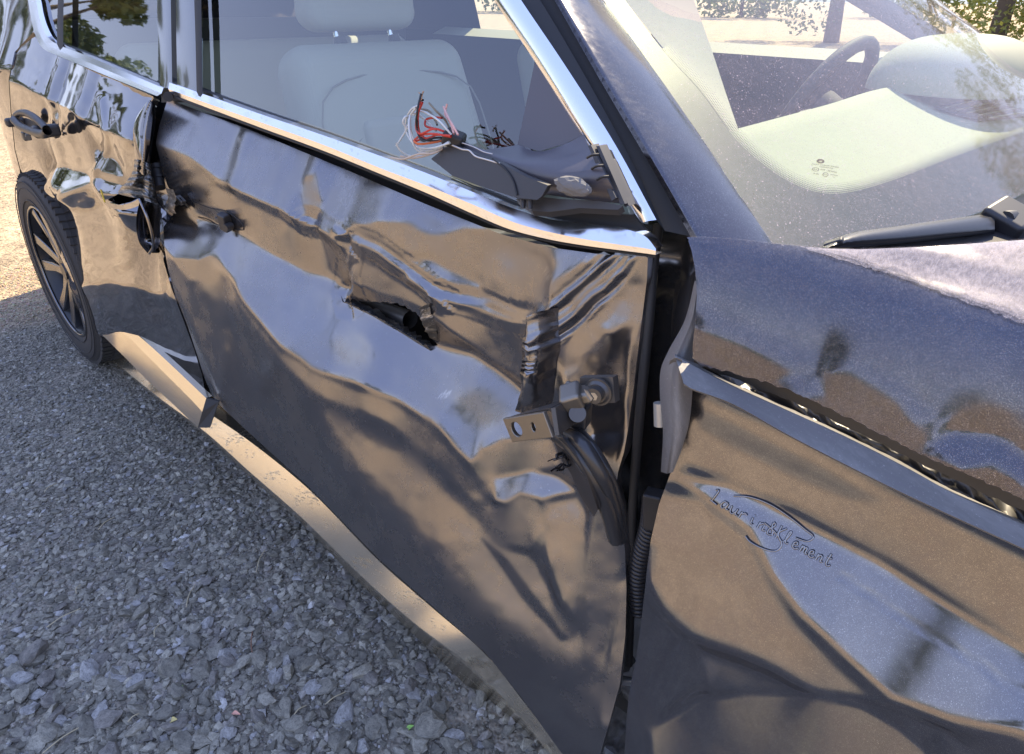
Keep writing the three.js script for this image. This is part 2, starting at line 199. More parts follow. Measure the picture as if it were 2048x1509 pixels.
  for (let j = 0; j < ny; j++) for (let i = 0; i < nx; i++) { const k = j * nx + i, a = j * nx + Math.max(0, i - 1), b = j * nx + Math.min(nx - 1, i + 1), c = Math.max(0, j - 1) * nx + i, d = Math.min(ny - 1, j + 1) * nx + i; const ax = P[b * 3] - P[a * 3], ay = P[b * 3 + 1] - P[a * 3 + 1], az = P[b * 3 + 2] - P[a * 3 + 2], bx = P[d * 3] - P[c * 3], by = P[d * 3 + 1] - P[c * 3 + 1], bz = P[d * 3 + 2] - P[c * 3 + 2]; const X = ay * bz - az * by, Y = az * bx - ax * bz, Z = ax * by - ay * bx, l = Math.hypot(X, Y, Z) || 1; VN[k * 3] = X / l; VN[k * 3 + 1] = Y / l; VN[k * 3 + 2] = Z / l; }
  // cut to the outline
  const VP = [], VNo = [], VU = [], I = [], idx = new Map(), FL = [], vert = (a, b) => {
    const key = a === b ? a : (Math.min(a, b) + 1) * n * 2 + Math.max(a, b); if (idx.has(key)) return idx.get(key);
    const t = a === b ? 0 : S[a] / (S[a] - S[b]); for (let c = 0; c < 3; c++) { VP.push(mix(P[a * 3 + c], P[b * 3 + c], t)); VNo.push(mix(VN[a * 3 + c], VN[b * 3 + c], t)); }
    VU.push(o.u0 + mix(a % nx, b % nx, t) * st, o.v0 + mix(a / nx | 0, b / nx | 0, t) * st); idx.set(key, VP.length / 3 - 1); return VP.length / 3 - 1;
  };
  const tri = (a, b, c) => { const t = [a, b, c], out = [], edge = []; for (let q = 0; q < 3; q++) { const A = t[q], C = t[(q + 1) % 3]; if (S[A] > 0) out.push(vert(A, A)); if ((S[A] > 0) !== (S[C] > 0)) { const w = S[A] > 0 ? vert(A, C) : vert(C, A); out.push(w); edge.push(w); } } for (let q = 1; q + 1 < out.length; q++) I.push(out[0], out[q], out[q + 1]); if (edge.length === 2) FL.push(edge); };
  for (let j = 0; j + 1 < ny; j++) for (let i = 0; i + 1 < nx; i++) { const a = j * nx + i, b = a + 1, c = a + nx, d = c + 1; if (S[a] <= 0 && S[b] <= 0 && S[c] <= 0 && S[d] <= 0) continue; tri(a, b, d); tri(a, d, c); }
  const g = geoFrom(VP, I, VU, VNo), fp = [], fd = o.flange ?? 0.012;
  for (const [a, b] of FL) { const A = [VP[a * 3], VP[a * 3 + 1], VP[a * 3 + 2]], C = [VP[b * 3], VP[b * 3 + 1], VP[b * 3 + 2]], na = [VNo[a * 3], VNo[a * 3 + 1], VNo[a * 3 + 2]], nb = [VNo[b * 3], VNo[b * 3 + 1], VNo[b * 3 + 2]], A2 = A.map((x, q) => x - na[q] * fd), C2 = C.map((x, q) => x - nb[q] * fd); fp.push(...A, ...A2, ...C, ...C, ...A2, ...C2); }
  const out = [strip(g)];
  if (fp.length) { const f = new THREE.BufferGeometry(); f.setAttribute('position', new THREE.Float32BufferAttribute(fp, 3)); f.computeVertexNormals(); out.push(strip(f)); }
  const res = { geo: mergeGeometries(out), at: (x, y) => { const i = clamp(Math.round((x - o.u0) / st), 0, nx - 1), j = clamp(Math.round((y - o.v0) / st), 0, ny - 1), k = j * nx + i; return [P[k * 3], P[k * 3 + 1], P[k * 3 + 2]]; } };
  // the built surface under a photo pixel: nearest grid point
  res.under = (qx, qy, off = 0) => { let best = 0, bd = 1e9; for (let k = 0; k < n; k++) { const s = toPx([P[k * 3], P[k * 3 + 1], P[k * 3 + 2]]), d = (s[0] - qx) ** 2 + (s[1] - qy) ** 2; if (d < bd) { bd = d; best = k; } } const N = [VN[best * 3], VN[best * 3 + 1], VN[best * 3 + 2]], Q = [P[best * 3], P[best * 3 + 1], P[best * 3 + 2]], d = rayOf(qx, qy), den = d[0] * N[0] + d[1] * N[1] + d[2] * N[2]; let t = ((Q[0] - EYE[0]) * N[0] + (Q[1] - EYE[1]) * N[1] + (Q[2] - EYE[2]) * N[2]) / den; const R = [0, 1, 2].map((c) => EYE[c] + d[c] * t), far = Math.hypot(R[0] - Q[0], R[1] - Q[1], R[2] - Q[2]) > 0.02; return [0, 1, 2].map((c) => (far ? Q[c] : R[c]) + N[c] * off); };
  return res;
}
const GS = (d, s) => Math.exp(-d * d / s / s);
const RG = (list) => list.map(([p, e, s = 10, x = {}]) => ({ p, e, s, ...x, b: [Math.min(...p.map((q) => q[0])) - s, Math.min(...p.map((q) => q[1])) - s, Math.max(...p.map((q) => q[0])) + s, Math.max(...p.map((q) => q[1])) + s] }));
// an ellipse as outline; a band around a polyline as outline
const EL = (x, y, a, b, r = 0, n = 18) => Array.from({ length: n }, (_, k) => { const t = k / n * 2 * Math.PI, c = Math.cos(r * Math.PI / 180), s = Math.sin(r * Math.PI / 180), X = a * Math.cos(t), Y = b * Math.sin(t); return [x + X * c - Y * s, y + X * s + Y * c]; });
const BAND = (pl, w0, w1 = w0) => { const L = [], R = []; pl.forEach((p, i) => { const a = pl[Math.max(0, i - 1)], b = pl[Math.min(pl.length - 1, i + 1)], dx = b[0] - a[0], dy = b[1] - a[1], l = Math.hypot(dx, dy) || 1, w = mix(w0, w1, i / (pl.length - 1)) / 2; L.push([p[0] - dy / l * w, p[1] + dx / l * w]); R.push([p[0] + dy / l * w, p[1] - dx / l * w]); }); return L.concat(R.reverse()); };
// front door paint: the same black with scrapes and chips where the photograph shows them (uv in metres along the side)
{ const n = 2048, L = 1.45, d = new Uint8Array(n * n * 4), base = new Float32Array(n * n), rough = new Float32Array(n * n); SEED = 21;
  const toT = (px, py) => { const p = onSide(px, py, 0); return [((p[0] + 1.35) / L) * n, ((p[1] - 0.0) / L) * n]; };
  const line = (a, b, w, v, fade = 1) => { const l = Math.hypot(b[0] - a[0], b[1] - a[1]), s = Math.ceil(l * 2); for (let k = 0; k <= s; k++) { const t = k / s, x = mix(a[0], b[0], t), y = mix(a[1], b[1], t), q = v * (fade ? Math.sin(Math.PI * Math.min(1, t * 1.02 + 0.02)) : 1) * (0.5 + 0.7 * vn(x * 0.3, y * 0.3)); for (let j = -w; j <= w; j++) { const X = Math.round(x), Y = Math.round(y + j); if (X >= 0 && Y >= 0 && X < n && Y < n) base[Y * n + X] = Math.max(base[Y * n + X], q); } } };
  const scuff = (px, py, rad, count, len, ang, v) => { for (let k = 0; k < count; k++) { const c = toT(px + rr(-rad, rad), py + rr(-rad, rad) * 0.6), a = ang + rr(-0.12, 0.12), l = len * rr(0.3, 1) * n / L; line(c, [c[0] + Math.cos(a) * l, c[1] + Math.sin(a) * l], rnd() < 0.15 ? 1 : 0, 0.6 * v * rr(0.2, 1)); } };
  scuff(862, 806, 8, 30, 0.012, 1.2, 0.6); scuff(1065, 565, 14, 16, 0.02, 0.9, 0.4);
  for (let k = 0; k < 5200; k++) { const x = rnd() * n | 0, y = rnd() * n | 0; base[y * n + x] = Math.max(base[y * n + x], 0.15 + 0.6 * rnd() * rnd()); }
  for (let y = 0; y < n; y++) for (let x = 0; x < n; x++) { const k = y * n + x, f = 0.02 * sst(0.4, 0.75, fbm(x * 0.006, y * 0.02, 3)), g = base[k]; d[k * 4] = clamp(PAINT[0] + f + g * 0.8, 0, 1) * 255; d[k * 4 + 1] = clamp(PAINT[1] + f * 0.95 + g * 0.78, 0, 1) * 255; d[k * 4 + 2] = clamp(PAINT[2] + f * 0.85 + g * 0.74, 0, 1) * 255; d[k * 4 + 3] = 255; }
  const t = new THREE.DataTexture(d, n, n); t.magFilter = THREE.LinearFilter; t.minFilter = THREE.LinearMipmapLinearFilter; t.generateMipmaps = true; t.wrapS = t.wrapT = THREE.RepeatWrapping; t.repeat.set(1 / L, 1 / L); t.offset.set(1.35 / L, 0); t.needsUpdate = true;
  M.paintDoor = mat(lin(1, 1, 1), 1, 0.93, { map: t, roughnessMap: paintRough(0.19, 0.33) }); }
// ---------------------------------------------------------------- ground: dark slate gravel by the car, sandy grit farther off
const sandAt = (x, z) => { const d = Math.max(-(x + 2.75), z - 2.2, x - 1.6, -(z + 1.6)); return sst(-0.35, 0.45, d + (fbm(x * 1.3 + 9, z * 1.3) - 0.5) * 1.1 + (fbm(x * 7, z * 7) - 0.5) * 0.35); };
{
  const groundTex = dataTex(1024, (u, v) => { const a = tn(u * 40, v * 40, 40), b = tn(u * 150, v * 150, 150), c = tn(u * 420, v * 420, 420), m = tn(u * 7, v * 7, 7), k = 0.52 + 0.34 * (b - 0.5) + 0.5 * (c - 0.5) + 0.22 * (a - 0.5) + 0.2 * (m - 0.5); return [k * 1.02, k, k * 0.98]; }, false, [0.5, 0.5]);
  const bumpTex = dataTex(1024, (u, v) => { const k = 0.25 * tn(u * 60, v * 60, 60) + 0.35 * tn(u * 170, v * 170, 170) + 0.4 * tn(u * 400, v * 400, 400); return [k, k, k]; }, false, [0.5, 0.5]);
  // one sheet, finer near the car, with vertex colours for the two sorts of grit
  const xs = [], zs = []; const ax = (lo, a, b, hi, st) => { const r = []; for (let t = 1; ; t *= 1.35) { const v = a - (t - 1) * 0.6 - 0.3; if (v < lo) { r.push(lo); break; } r.push(v); } r.reverse(); for (let v = a; v <= b; v += st) r.push(v); for (let t = 1; ; t *= 1.35) { const v = b + (t - 1) * 0.6 + 0.3; if (v > hi) { r.push(hi); break; } r.push(v); } return r; };
  const X = ax(-250, -6, 2.4, 250, 0.035), Z = ax(-250, -0.6, 4.4, 250, 0.035);
  const P = [], C = [], UV = [], I = [];
  for (const z of Z) for (const x of X) { const s = sandAt(x, z), near = sst(7, 5, Math.max(Math.abs(x + 1.8), Math.abs(z - 1.5))); const y = near * ((fbm(x * 4, z * 4, 3) - 0.5) * 0.02 + (fbm(x * 20, z * 20, 2) - 0.5) * 0.006) - 0.004; P.push(x, y, z); UV.push(x, z); const g = fbm(x * 0.35 + 3, z * 0.35 + 8); C.push(mix(0.50, 0.80, s) * (0.9 + 0.2 * g), mix(0.45, 0.62, s) * (0.9 + 0.2 * g), mix(0.36, 0.40, s) * (0.9 + 0.2 * g)); }
  for (let j = 0; j + 1 < Z.length; j++) for (let i = 0; i + 1 < X.length; i++) { const a = j * X.length + i, b = a + 1, c = a + X.length, d = c + 1; I.push(a, d, b, a, c, d); }
  const g = geoFrom(P, I, UV); g.setAttribute('color', new THREE.Float32BufferAttribute(C, 3));
  const m = shade(new THREE.Mesh(g, new THREE.MeshStandardMaterial({ vertexColors: true, map: groundTex, bumpMap: bumpTex, bumpScale: 0.012, roughness: 0.95 })));
  m.name = 'ground'; m.userData = { kind: 'structure', label: 'slate gravel and sandy grit ground', category: 'ground' }; scene.add(m);
}
const groundY = (x, z) => { const near = sst(7, 5, Math.max(Math.abs(x + 1.8), Math.abs(z - 1.5))); return near * ((fbm(x * 4, z * 4, 3) - 0.5) * 0.02 + (fbm(x * 20, z * 20, 2) - 0.5) * 0.006) - 0.004; };
// ---------------------------------------------------------------- trees standing round the yard (mirrored in glass and paint)
const leafMats = [[0.15, 0.20, 0.05], [0.11, 0.16, 0.05], [0.22, 0.24, 0.05]].map((c) => new THREE.MeshPhysicalMaterial({ color: lin(...c), roughness: 0.8, side: THREE.DoubleSide, transmission: 0.3 }));
const barkMat = mat(lin(0.11, 0.085, 0.06), 0.9);
function tree(label, x, z, ht, cr, kind, seed, group) {
  const small = group !== TG || z < -10;
  SEED = seed; const t = thing('tree', label, 'tree', [x, 0, z], group);
  const limbs = [cylAt([0, -0.1, 0], [rr(-0.2, 0.2), ht * 0.5, rr(-0.2, 0.2)], ht * 0.028, ht * 0.014, 9)];
  for (let k = 0; k < 7; k++) { const a = rr(0, 6.28), y0 = ht * rr(0.25, 0.5); limbs.push(cylAt([0, y0, 0], [Math.cos(a) * cr * 0.6, y0 + ht * rr(0.15, 0.35), Math.sin(a) * cr * 0.6], ht * 0.01, ht * 0.004, 6)); }
  part('trunk', limbs, barkMat, t);
  const P = [], N = []; const clumps = []; const nc = 46;
  for (let k = 0; k < nc; k++) { const a = rr(0, 6.28), yy = rr(-1, 1), q = Math.sqrt(1 - yy * yy) * Math.cbrt(rr(0.25, 1)); clumps.push([Math.cos(a) * q * cr, small ? ht * 0.5 + yy * ht * 0.42 : ht * 0.6 + yy * ht * 0.36, Math.sin(a) * q * cr, cr * rr(0.2, 0.38)]); }
  const far = group === TG && z < -10, nl = far ? 15000 : small ? 2200 : 5600;
  for (let k = 0; k < nl; k++) { const c = clumps[rnd() * nc | 0], a = rr(0, 6.28), yy = rr(-1, 1), q = Math.sqrt(1 - yy * yy), R = c[3] * Math.cbrt(rr(0.2, 1)), p = [c[0] + Math.cos(a) * q * R, c[1] + yy * R * 0.75, c[2] + Math.sin(a) * q * R], s = ht * rr(0.012, 0.026) * (far ? 0.45 : small ? 2 : 1);
    const d = new THREE.Vector3(rr(-1, 1), rr(-1, 0.4), rr(-1, 1)).normalize(), e = new THREE.Vector3(rr(-1, 1), rr(-0.4, 1), rr(-1, 1)).cross(d).normalize();
    const v = (i, j) => P.push(p[0] + d.x * i * s + e.x * j * s, p[1] + d.y * i * s + e.y * j * s, p[2] + d.z * i * s + e.z * j * s);
    v(-1, 0); v(0, 0.5); v(1, 0); v(-1, 0); v(1, 0); v(0, -0.5); }
  const g = new THREE.BufferGeometry(); g.setAttribute('position', new THREE.Float32BufferAttribute(P, 3)); g.computeVertexNormals();
  part('crown', g, leafMats[kind], t);
}
const TG = 'trees standing round the yard', polar = (az, d) => [-Math.sin(az * Math.PI / 180) * d, Math.cos(az * Math.PI / 180) * d];
const KIND = ['leafy tree with a mid green crown', 'bushy tree with a deep green crown', 'yellow green leafy tree with a loose crown'];
// az from the car's right towards its tail, distance, height, crown radius, kind
[[80.2, 24, 9.5, 2.1, 0, 'tallest'], [75.2, 27, 5.4, 1.5, 2, 'slim'], [72.6, 30, 6.2, 1.7, 0, 'rounded'], [69.4, 28, 6.9, 1.0, 2, 'narrow'], [64, 34, 4.6, 2.6, 1, 'low'], [25, 19, 8.6, 1.5, 1, 'tall narrow'], [20.5, 23, 7.2, 1.3, 0, 'small crowned'], [95, 26, 8, 3.4, 2, 'wide']].forEach(([az, d, h, c, k, w], i) => { const [x, z] = polar(az, d); tree(w + ' ' + KIND[k] + ' at the edge of the yard', x, z, h, c, k, 100 + i, TG); });
[[-3.6, -17, 7.0, 2.9, 2, 'spreading'], [2.6, -19, 8.2, 3.2, 0, 'full'], [-9, -22, 8.5, 3.2, 1, 'broad']].forEach(([x, z, h, c, k, w], i) => tree(w + ' ' + KIND[k] + ' beyond the far side of the car', x, z, h, c, k, 200 + i, TG));
for (let i = 0; i < 26; i++) { SEED = 900 + i; const az = -100 + i * 14 + rr(-4, 4), d = rr(48, 62), [x, z] = polar(az, d); tree('low ' + KIND[i % 3] + ' in the distant tree line', x, z, rr(4.4, 6.6), rr(3.4, 4.6), i % 3, 300 + i, 'trees in the distant tree line'); }
// ---------------------------------------------------------------- the car: body panels
const car = thing('damaged_car', 'crashed black car with crumpled doors and torn front fender on gravel', 'car', [0, 0, 0]);
const doorBase = (x, y) => [x, y, zSide(x, y)];

const FD = [[335, 198], [500, 260], [700, 343], [850, 408], [1000, 468], [1100, 495], [1200, 509], [1296, 514], [1294, 560], [1284, 640], [1274, 720], [1266, 790], [1256, 860], [1248, 905], [1236, 945], [1232, 985], [1242, 1040], [1250, 1100], [1253, 1180], [1251, 1270], [1240, 1370], [1215, 1460], [1196, 1525], [1136, 1525], [1044, 1397], [970, 1305], [859, 1208], [759, 1120], [618, 975], [500, 868], [440, 812], [424, 792], [410, 760], [394, 710], [374, 650], [350, 590], [336, 540], [329, 500], [326, 455], [345, 430], [352, 405], [334, 370], [322, 330], [311, 287], [318, 252]];
const HOLE = [[694, 599], [730, 603], [770, 604], [806, 611], [834, 628], [848, 655], [862, 672], [874, 690], [860, 692], [835, 678], [806, 660], [780, 646], [750, 628], [722, 614]];
const frontDoor = panel({
  name: 'front_door', step: 0.0032, hf: true, u0: -1.32, u1: 0.10, v0: 0.06, v1: 1.06, base: doorBase, w0: 6, pin: (x, y) => 160 * GS(dLine(x, y, FD.slice(0, 8))[0], 16),
  inside: (x, y) => Math.min(sdPoly(x, y, FD) , -sdPoly(x, y, HOLE) + (vn(x * 0.2, y * 0.2) - 0.5) * 6),
  regions: RG([
    [[[300, 190], [440, 245], [470, 520], [440, 620], [330, 560], [300, 300]], undefined, 20, { ax: -0.06, wx: 1.2 }],
    // lower door: mirrors the shaded gravel
    [[[430, 560], [600, 740], [800, 900], [960, 1050], [1160, 1280], [1240, 1300], [1240, 1525], [1100, 1525], [600, 1000], [420, 800]], -31, 30],
    // upper band under the belt: sky
    [[[320, 180], [860, 390], [1010, 450], [860, 470], [830, 440], [760, 440], [700, 452], [668, 478], [640, 468], [602, 432], [505, 392], [432, 348], [382, 308], [318, 285]], 46, 4, { w: 4 }],
    // beige band
    [[[311, 290], [380, 314], [430, 354], [505, 398], [600, 440], [650, 486], [690, 492], [694, 560], [650, 575], [560, 535], [470, 470], [395, 430], [340, 400], [320, 330]], -9, 4],
    [BAND([[428, 368], [480, 394], [534, 416], [610, 450], [690, 500]], 10, 36), -27, 9],
    [[[395, 404], [450, 420], [470, 440], [440, 452], [400, 430]], -22, 8],
    // panel behind the torn handle
    [[[395, 432], [455, 462], [520, 500], [600, 545], [560, 560], [480, 520], [400, 470]], 30, 10],
    // rear lower corner: folded strip
    [[[335, 440], [420, 470], [440, 560], [455, 700], [440, 800], [400, 720], [350, 590], [328, 500]], -11, 16],
    [[[336, 440], [420, 462], [432, 500], [400, 520], [350, 515], [330, 480]], 22, 8, { w: 3 }],
    [[[345, 515], [395, 520], [402, 556], [374, 560]], 2, 8],
    // broad blue face across the middle
    [[[420, 455], [560, 530], [690, 575], [712, 612], [860, 700], [955, 718], [1066, 800], [1090, 850], [1030, 900], [985, 960], [940, 940], [870, 860], [800, 808], [720, 775], [640, 745], [560, 690], [490, 600], [440, 520]], 36, 18],
    // beige slope beneath it
    [[[440, 520], [490, 610], [560, 700], [640, 752], [720, 782], [800, 815], [870, 868], [945, 950], [975, 1010], [940, 1010], [860, 930], [760, 850], [640, 800], [540, 720], [450, 600]], -9, 14],
    // below: brownish
    [[[640, 830], [800, 900], [940, 1020], [1060, 1180], [1190, 1300], [1120, 1330], [960, 1200], [800, 1060], [680, 920]], -12, 40, { w: 3 }],
    // hollow over the hole
    [[[690, 470], [760, 470], [850, 540], [890, 590], [880, 640], [840, 620], [770, 590], [700, 560]], -16, 4],
    [[[700, 480], [760, 500], [850, 565], [880, 600], [860, 612], [760, 545], [700, 515]], -27, 4],
    [[[700, 575], [800, 600], [850, 625], [830, 632], [740, 606], [692, 600]], -50, 6],
    [[[700, 455], [760, 440], [830, 442], [900, 480], [900, 500], [800, 500], [750, 478]], -7, 8],
    // right of the hollow: olive and beige
    [[[860, 470], [930, 450], [1000, 460], [1060, 500], [1120, 520], [1080, 640], [1060, 770], [960, 710], [890, 600], [880, 540]], -6, 14],
    [[[815, 515], [880, 560], [960, 590], [960, 570], [900, 540], [870, 520]], 22, 8],
    [[[880, 640], [960, 700], [1060, 775], [1066, 720], [1060, 640], [960, 600], [890, 600]], -8, 10],
    [[[990, 480], [1050, 510], [1105, 545], [1090, 590], [1030, 600], [985, 560]], 3, 12],
    [[[970, 660], [1060, 690], [1060, 720], [990, 690]], -20, 10],
    [EL(740, 410, 40, 22, 20), 26, 12, { ax: 0.35, wx: 1 }], [EL(860, 440, 46, 20, 20), 20, 12, { ax: -0.3, wx: 1 }], [EL(470, 320, 12, 46, 20), 24, 10, { ax: 0.3, wx: 1 }], [EL(560, 370, 12, 40, 15), 30, 10, { ax: -0.22, wx: 1 }],
    [EL(700, 700, 46, 40), 14, 20, { ax: 0.25, wx: 0.8 }], [EL(960, 820, 60, 40, 30), 20, 24, { ax: -0.2, wx: 0.8 }],
    // dent under the hole
    [[[780, 720], [860, 700], [880, 800], [840, 830], [800, 800], [776, 770]], 44, 14, { ax: 0.10, wx: 0.5 }],
    [[[610, 600], [660, 590], [650, 680], [660, 740], [620, 730], [600, 660]], 26, 12, { ax: -0.25, wx: 0.8 }],
    [[[606, 350], [646, 340], [648, 400], [630, 452], [612, 448], [606, 400]], -14, 7, { ax: -0.15 }],
    // lower front: bulge and folds
    [[[940, 930], [960, 900], [1000, 880], [1110, 880], [1120, 930], [1060, 950], [1000, 960], [985, 1000], [955, 990]], -14, 8],
    [[[985, 960], [1060, 945], [1110, 960], [1150, 985], [1080, 1000], [1040, 990], [1010, 1010], [985, 1000]], 28, 8],
    [[[950, 1010], [1000, 1014], [1040, 992], [1075, 1005], [1085, 1060], [1060, 1100], [1000, 1090], [955, 1050]], -15, 7],
    [[[990, 1100], [1060, 1110], [1130, 1250], [1130, 1275], [1060, 1190]], -9, 10],
    [[[960, 1080], [1010, 1120], [1080, 1210], [1130, 1280], [1120, 1285], [1040, 1200]], -34, 6],
    [[[1090, 1010], [1150, 1000], [1180, 1040], [1175, 1120], [1150, 1240], [1120, 1200], [1090, 1100]], -9, 12, { w: 3 }],
    [[[1185, 990], [1215, 1000], [1232, 1100], [1226, 1220], [1200, 1330], [1170, 1330], [1165, 1200], [1180, 1100]], -38, 12, { ax: -0.5, wx: 0.7 }],
    [[[1236, 1170], [1256, 1150], [1256, 1290], [1240, 1380], [1215, 1460], [1200, 1440], [1222, 1330]], -8, 6, { ax: -0.3, wx: 0.4, w: 3 }],
    // the front return of the door
    [[[1110, 560], [1180, 520], [1296, 512], [1290, 600], [1262, 700], [1256, 860], [1230, 960], [1190, 860], [1140, 760], [1110, 680]], -12, 8, { ax: -0.55, wx: 1 }],
    [[[1160, 620], [1215, 560], [1280, 530], [1285, 560], [1240, 620], [1170, 720], [1130, 740]], -45, 6, { ax: -0.3 }],
    [[[1215, 650], [1270, 570], [1284, 570], [1262, 640], [1230, 665]], 30, 6],
    [[[1190, 660], [1225, 690], [1250, 760], [1240, 800], [1200, 740]], -7, 10],
    [[[1180, 870], [1215, 855], [1250, 860], [1236, 880], [1215, 900], [1195, 900]], 30, 6],
  ]),
  bump: (x, y) => { let b = 0; const q = dLine(x, y, [[1075, 640], [1090, 700], [1082, 780], [1070, 810]]); b += 0.016 * GS(q[0], 18) * (0.7 + 0.6 * fbm(x * 0.06, y * 0.03, 2)); { const m = sst(0, 16, sdPoly(x, y, [[1180, 500], [1300, 500], [1250, 590], [1130, 690], [1066, 660], [1080, 610]])); if (m > 0) { const d = ((x - 1240) * 0.67 + (y - 500) * 0.74) + 26 * (fbm(x * 0.012, y * 0.012, 2) - 0.5), w = (p) => Math.abs(((d / p) % 1 + 1) % 1 - 0.5) * 2 - 0.5; b += m * (0.0052 * w(33) + 0.004 * w(19) * fbm(x * 0.03 + 5, y * 0.01) * 1.6) * sst(1310, 1250, x) * (0.4 + fbm(x * 0.03, y * 0.03, 2)); } } const c = dLine(x, y, [[690, 480], [700, 530], [690, 580]]); b -= 0.006 * GS(c[0], 10);
    const f = dLine(x, y, [[820, 560], [900, 600], [980, 610], [1060, 650]]); b += 0.0035 * GS(f[0], 9); { const k = [[[690, 470], [760, 500], [850, 560], [890, 600]], [[617, 442], [655, 470], [690, 500]], [[890, 590], [960, 612], [1060, 655]], [[700, 610], [690, 560], [692, 500]]]; for (const l of k) { const q = dLine(x, y, l); if (q[0] < 30) b += 0.0028 * (q[0] / 9) * Math.exp(1 - q[0] / 9) * q[2]; } }
    return b + (fbm(x * 0.012, y * 0.012, 3) - 0.5) * 0.004; },
});
const fdPart = part('front_door', frontDoor.geo, M.paintDoor, car, 'black front door skin crushed inwards with a torn hole');

const RD = [[66, 66], [84, 96], [115, 112], [172, 136], [240, 164], [308, 194], [293, 222], [279, 250], [288, 290], [285, 325], [270, 352], [274, 392], [300, 398], [332, 424], [334, 470], [326, 520], [342, 575], [366, 640], [388, 700], [404, 752], [412, 800], [300, 735], [235, 690], [190, 665], [150, 605], [113, 530], [84, 440], [60, 375], [40, 338], [30, 300], [22, 225], [18, 160], [30, 105]];
const RHOLE = [[214, 400], [240, 386], [274, 380], [285, 392], [262, 404], [236, 410]];
const rearDoor = panel({
  name: 'rear_door', step: 0.004, hf: true, u0: -2.75, u1: -0.98, v0: 0.10, v1: 1.14, base: doorBase, w0: 8, pin: (x, y) => 160 * GS(dLine(x, y, RD.slice(0, 6))[0], 9),
  inside: (x, y) => Math.min(sdPoly(x, y, RD), -sdPoly(x, y, RHOLE)),
  regions: RG([
    [[[60, 560], [200, 540], [330, 620], [420, 800], [300, 760], [100, 640]], -30, 20],
    [[[85, 430], [210, 420], [320, 520], [350, 600], [300, 590], [220, 570], [150, 580], [110, 500]], -9, 14],
    // upper band: sky
    [[[20, 130], [66, 66], [115, 105], [310, 190], [275, 240], [265, 280], [180, 240], [95, 195], [20, 150]], 46, 4, { w: 4 }],
    // beige beneath
    [[[10, 160], [95, 198], [180, 243], [265, 285], [270, 330], [250, 370], [180, 345], [100, 320], [40, 300]], -8, 6],
    [[[95, 215], [130, 220], [140, 260], [105, 280]], 3, 8],
    [[[175, 250], [260, 285], [262, 300], [190, 290]], -25, 6],
    [[[100, 320], [180, 350], [200, 360], [115, 395], [105, 360]], 14, 8],
    [[[185, 355], [250, 375], [240, 390], [200, 385]], 30, 6],
    [[[190, 300], [235, 320], [250, 360], [190, 340]], 8, 8],
    [[[105, 160], [130, 130], [115, 185], [96, 198]], 20, 4, { ax: -0.5 }],
    [[[165, 170], [190, 165], [180, 215], [162, 225]], 22, 5, { ax: -0.4 }],
    [[[275, 420], [330, 430], [330, 520], [300, 480]], 32, 6, { ax: 0.6 }],
    [[[210, 405], [285, 400], [280, 430], [235, 425]], 25, 6],
  ]),
  bump: (x, y) => { let b = 0; const a = dLine(x, y, [[92, 190], [105, 330], [112, 440], [150, 560]]); b -= 0.010 * GS(a[0], 9) * a[1]; const c = dLine(x, y, [[205, 200], [215, 300], [188, 350]]); b += 0.006 * GS(c[0], 7); const t = sst(230, 330, x) * sst(700, 380, y); return b - 0.03 * t + (fbm(x * 0.02, y * 0.02, 3) - 0.5) * 0.006; },
});
const rdPart = part('rear_door', rearDoor.geo, M.paintClean, car, 'black rear door skin creased and torn at its front edge');

// quarter panel behind the rear door, with the wheel arch
const ARCH = [-2.335, 0.335, 0.365];
const quarter = panel({
  name: 'quarter', step: 0.008, hf: true, u0: -3.4, u1: -1.9, v0: 0.16, v1: 1.3, base: doorBase, w0: 3,
  inside: (x, y, u, v) => { const a = 400 * (Math.hypot(u - ARCH[0], v - ARCH[1]) - ARCH[2]); const d = -sdPoly(x, y, RD) - 1.5, glass = -sdPoly(x, y, [[62, -60], [80, 20], [92, 90], [140, 110], [330, 190], [330, -300], [60, -300]]); return Math.min(a, d, glass, (u < -2.3 ? 400 : (x < 120 && y < 340 ? 400 : -10)), 400 * (v - 0.2), 400 * (1.28 - v)); },
  regions: RG([[[[-60, 140], [20, 130], [25, 220], [40, 330], [-60, 330]], -8, 14], [[[-60, 60], [60, 60], [30, 130], [-60, 130]], 30, 10]]),
});
part('quarter_panel', quarter.geo, M.paintClean, car, 'black rear quarter panel with wheel arch');

// front fender: upper skin rolling over to the bonnet edge, torn from the lower skin
const FP = [[0.30, 0.893], [0.5, 0.905], [0.68, 0.914], [0.8, 0.916], [0.88, 0.910], [0.94, 0.900], [0.98, 0.890], [1.004, 0.878], [1.018, 0.856], [1.024, 0.81], [1.026, 0.75], [1.031, 0.68], [1.036, 0.58], [1.04, 0.48]];
const FS = [0]; for (let i = 1; i < FP.length; i++) FS.push(FS[i - 1] + Math.hypot(FP[i][0] - FP[i - 1][0], FP[i][1] - FP[i - 1][1]));
const fY = table(FP.map((p, i) => [FS[i], p[0]])), fZ = table(FP.map((p, i) => [FS[i], p[1]])), FL = FS[FS.length - 1];
const fenderBase = (x, s) => [x, fY(s) - 0.02 * x * sst(0.45, 0.8, s) + 0.006 * sst(0.5, 0.75, s), fZ(s) - 0.02 * x * x];
const TEAR = [[1384, 716], [1404, 731], [1460, 745], [1517, 760], [1573, 779], [1651, 813], [1741, 858], [1853, 915], [1937, 948], [2048, 1000], [2200, 1070], [9000, 3900]];
const FU = [[1374, 474], [1420, 476], [1480, 480], [1540, 487], [1600, 492], [1650, 497], [1720, 499], [1850, 494], [2048, 480], [2500, 440], [9000, -400], ...TEAR.slice().reverse(), [1386, 690], [1391, 640], [1394, 590], [1391, 540], [1383, 500]];
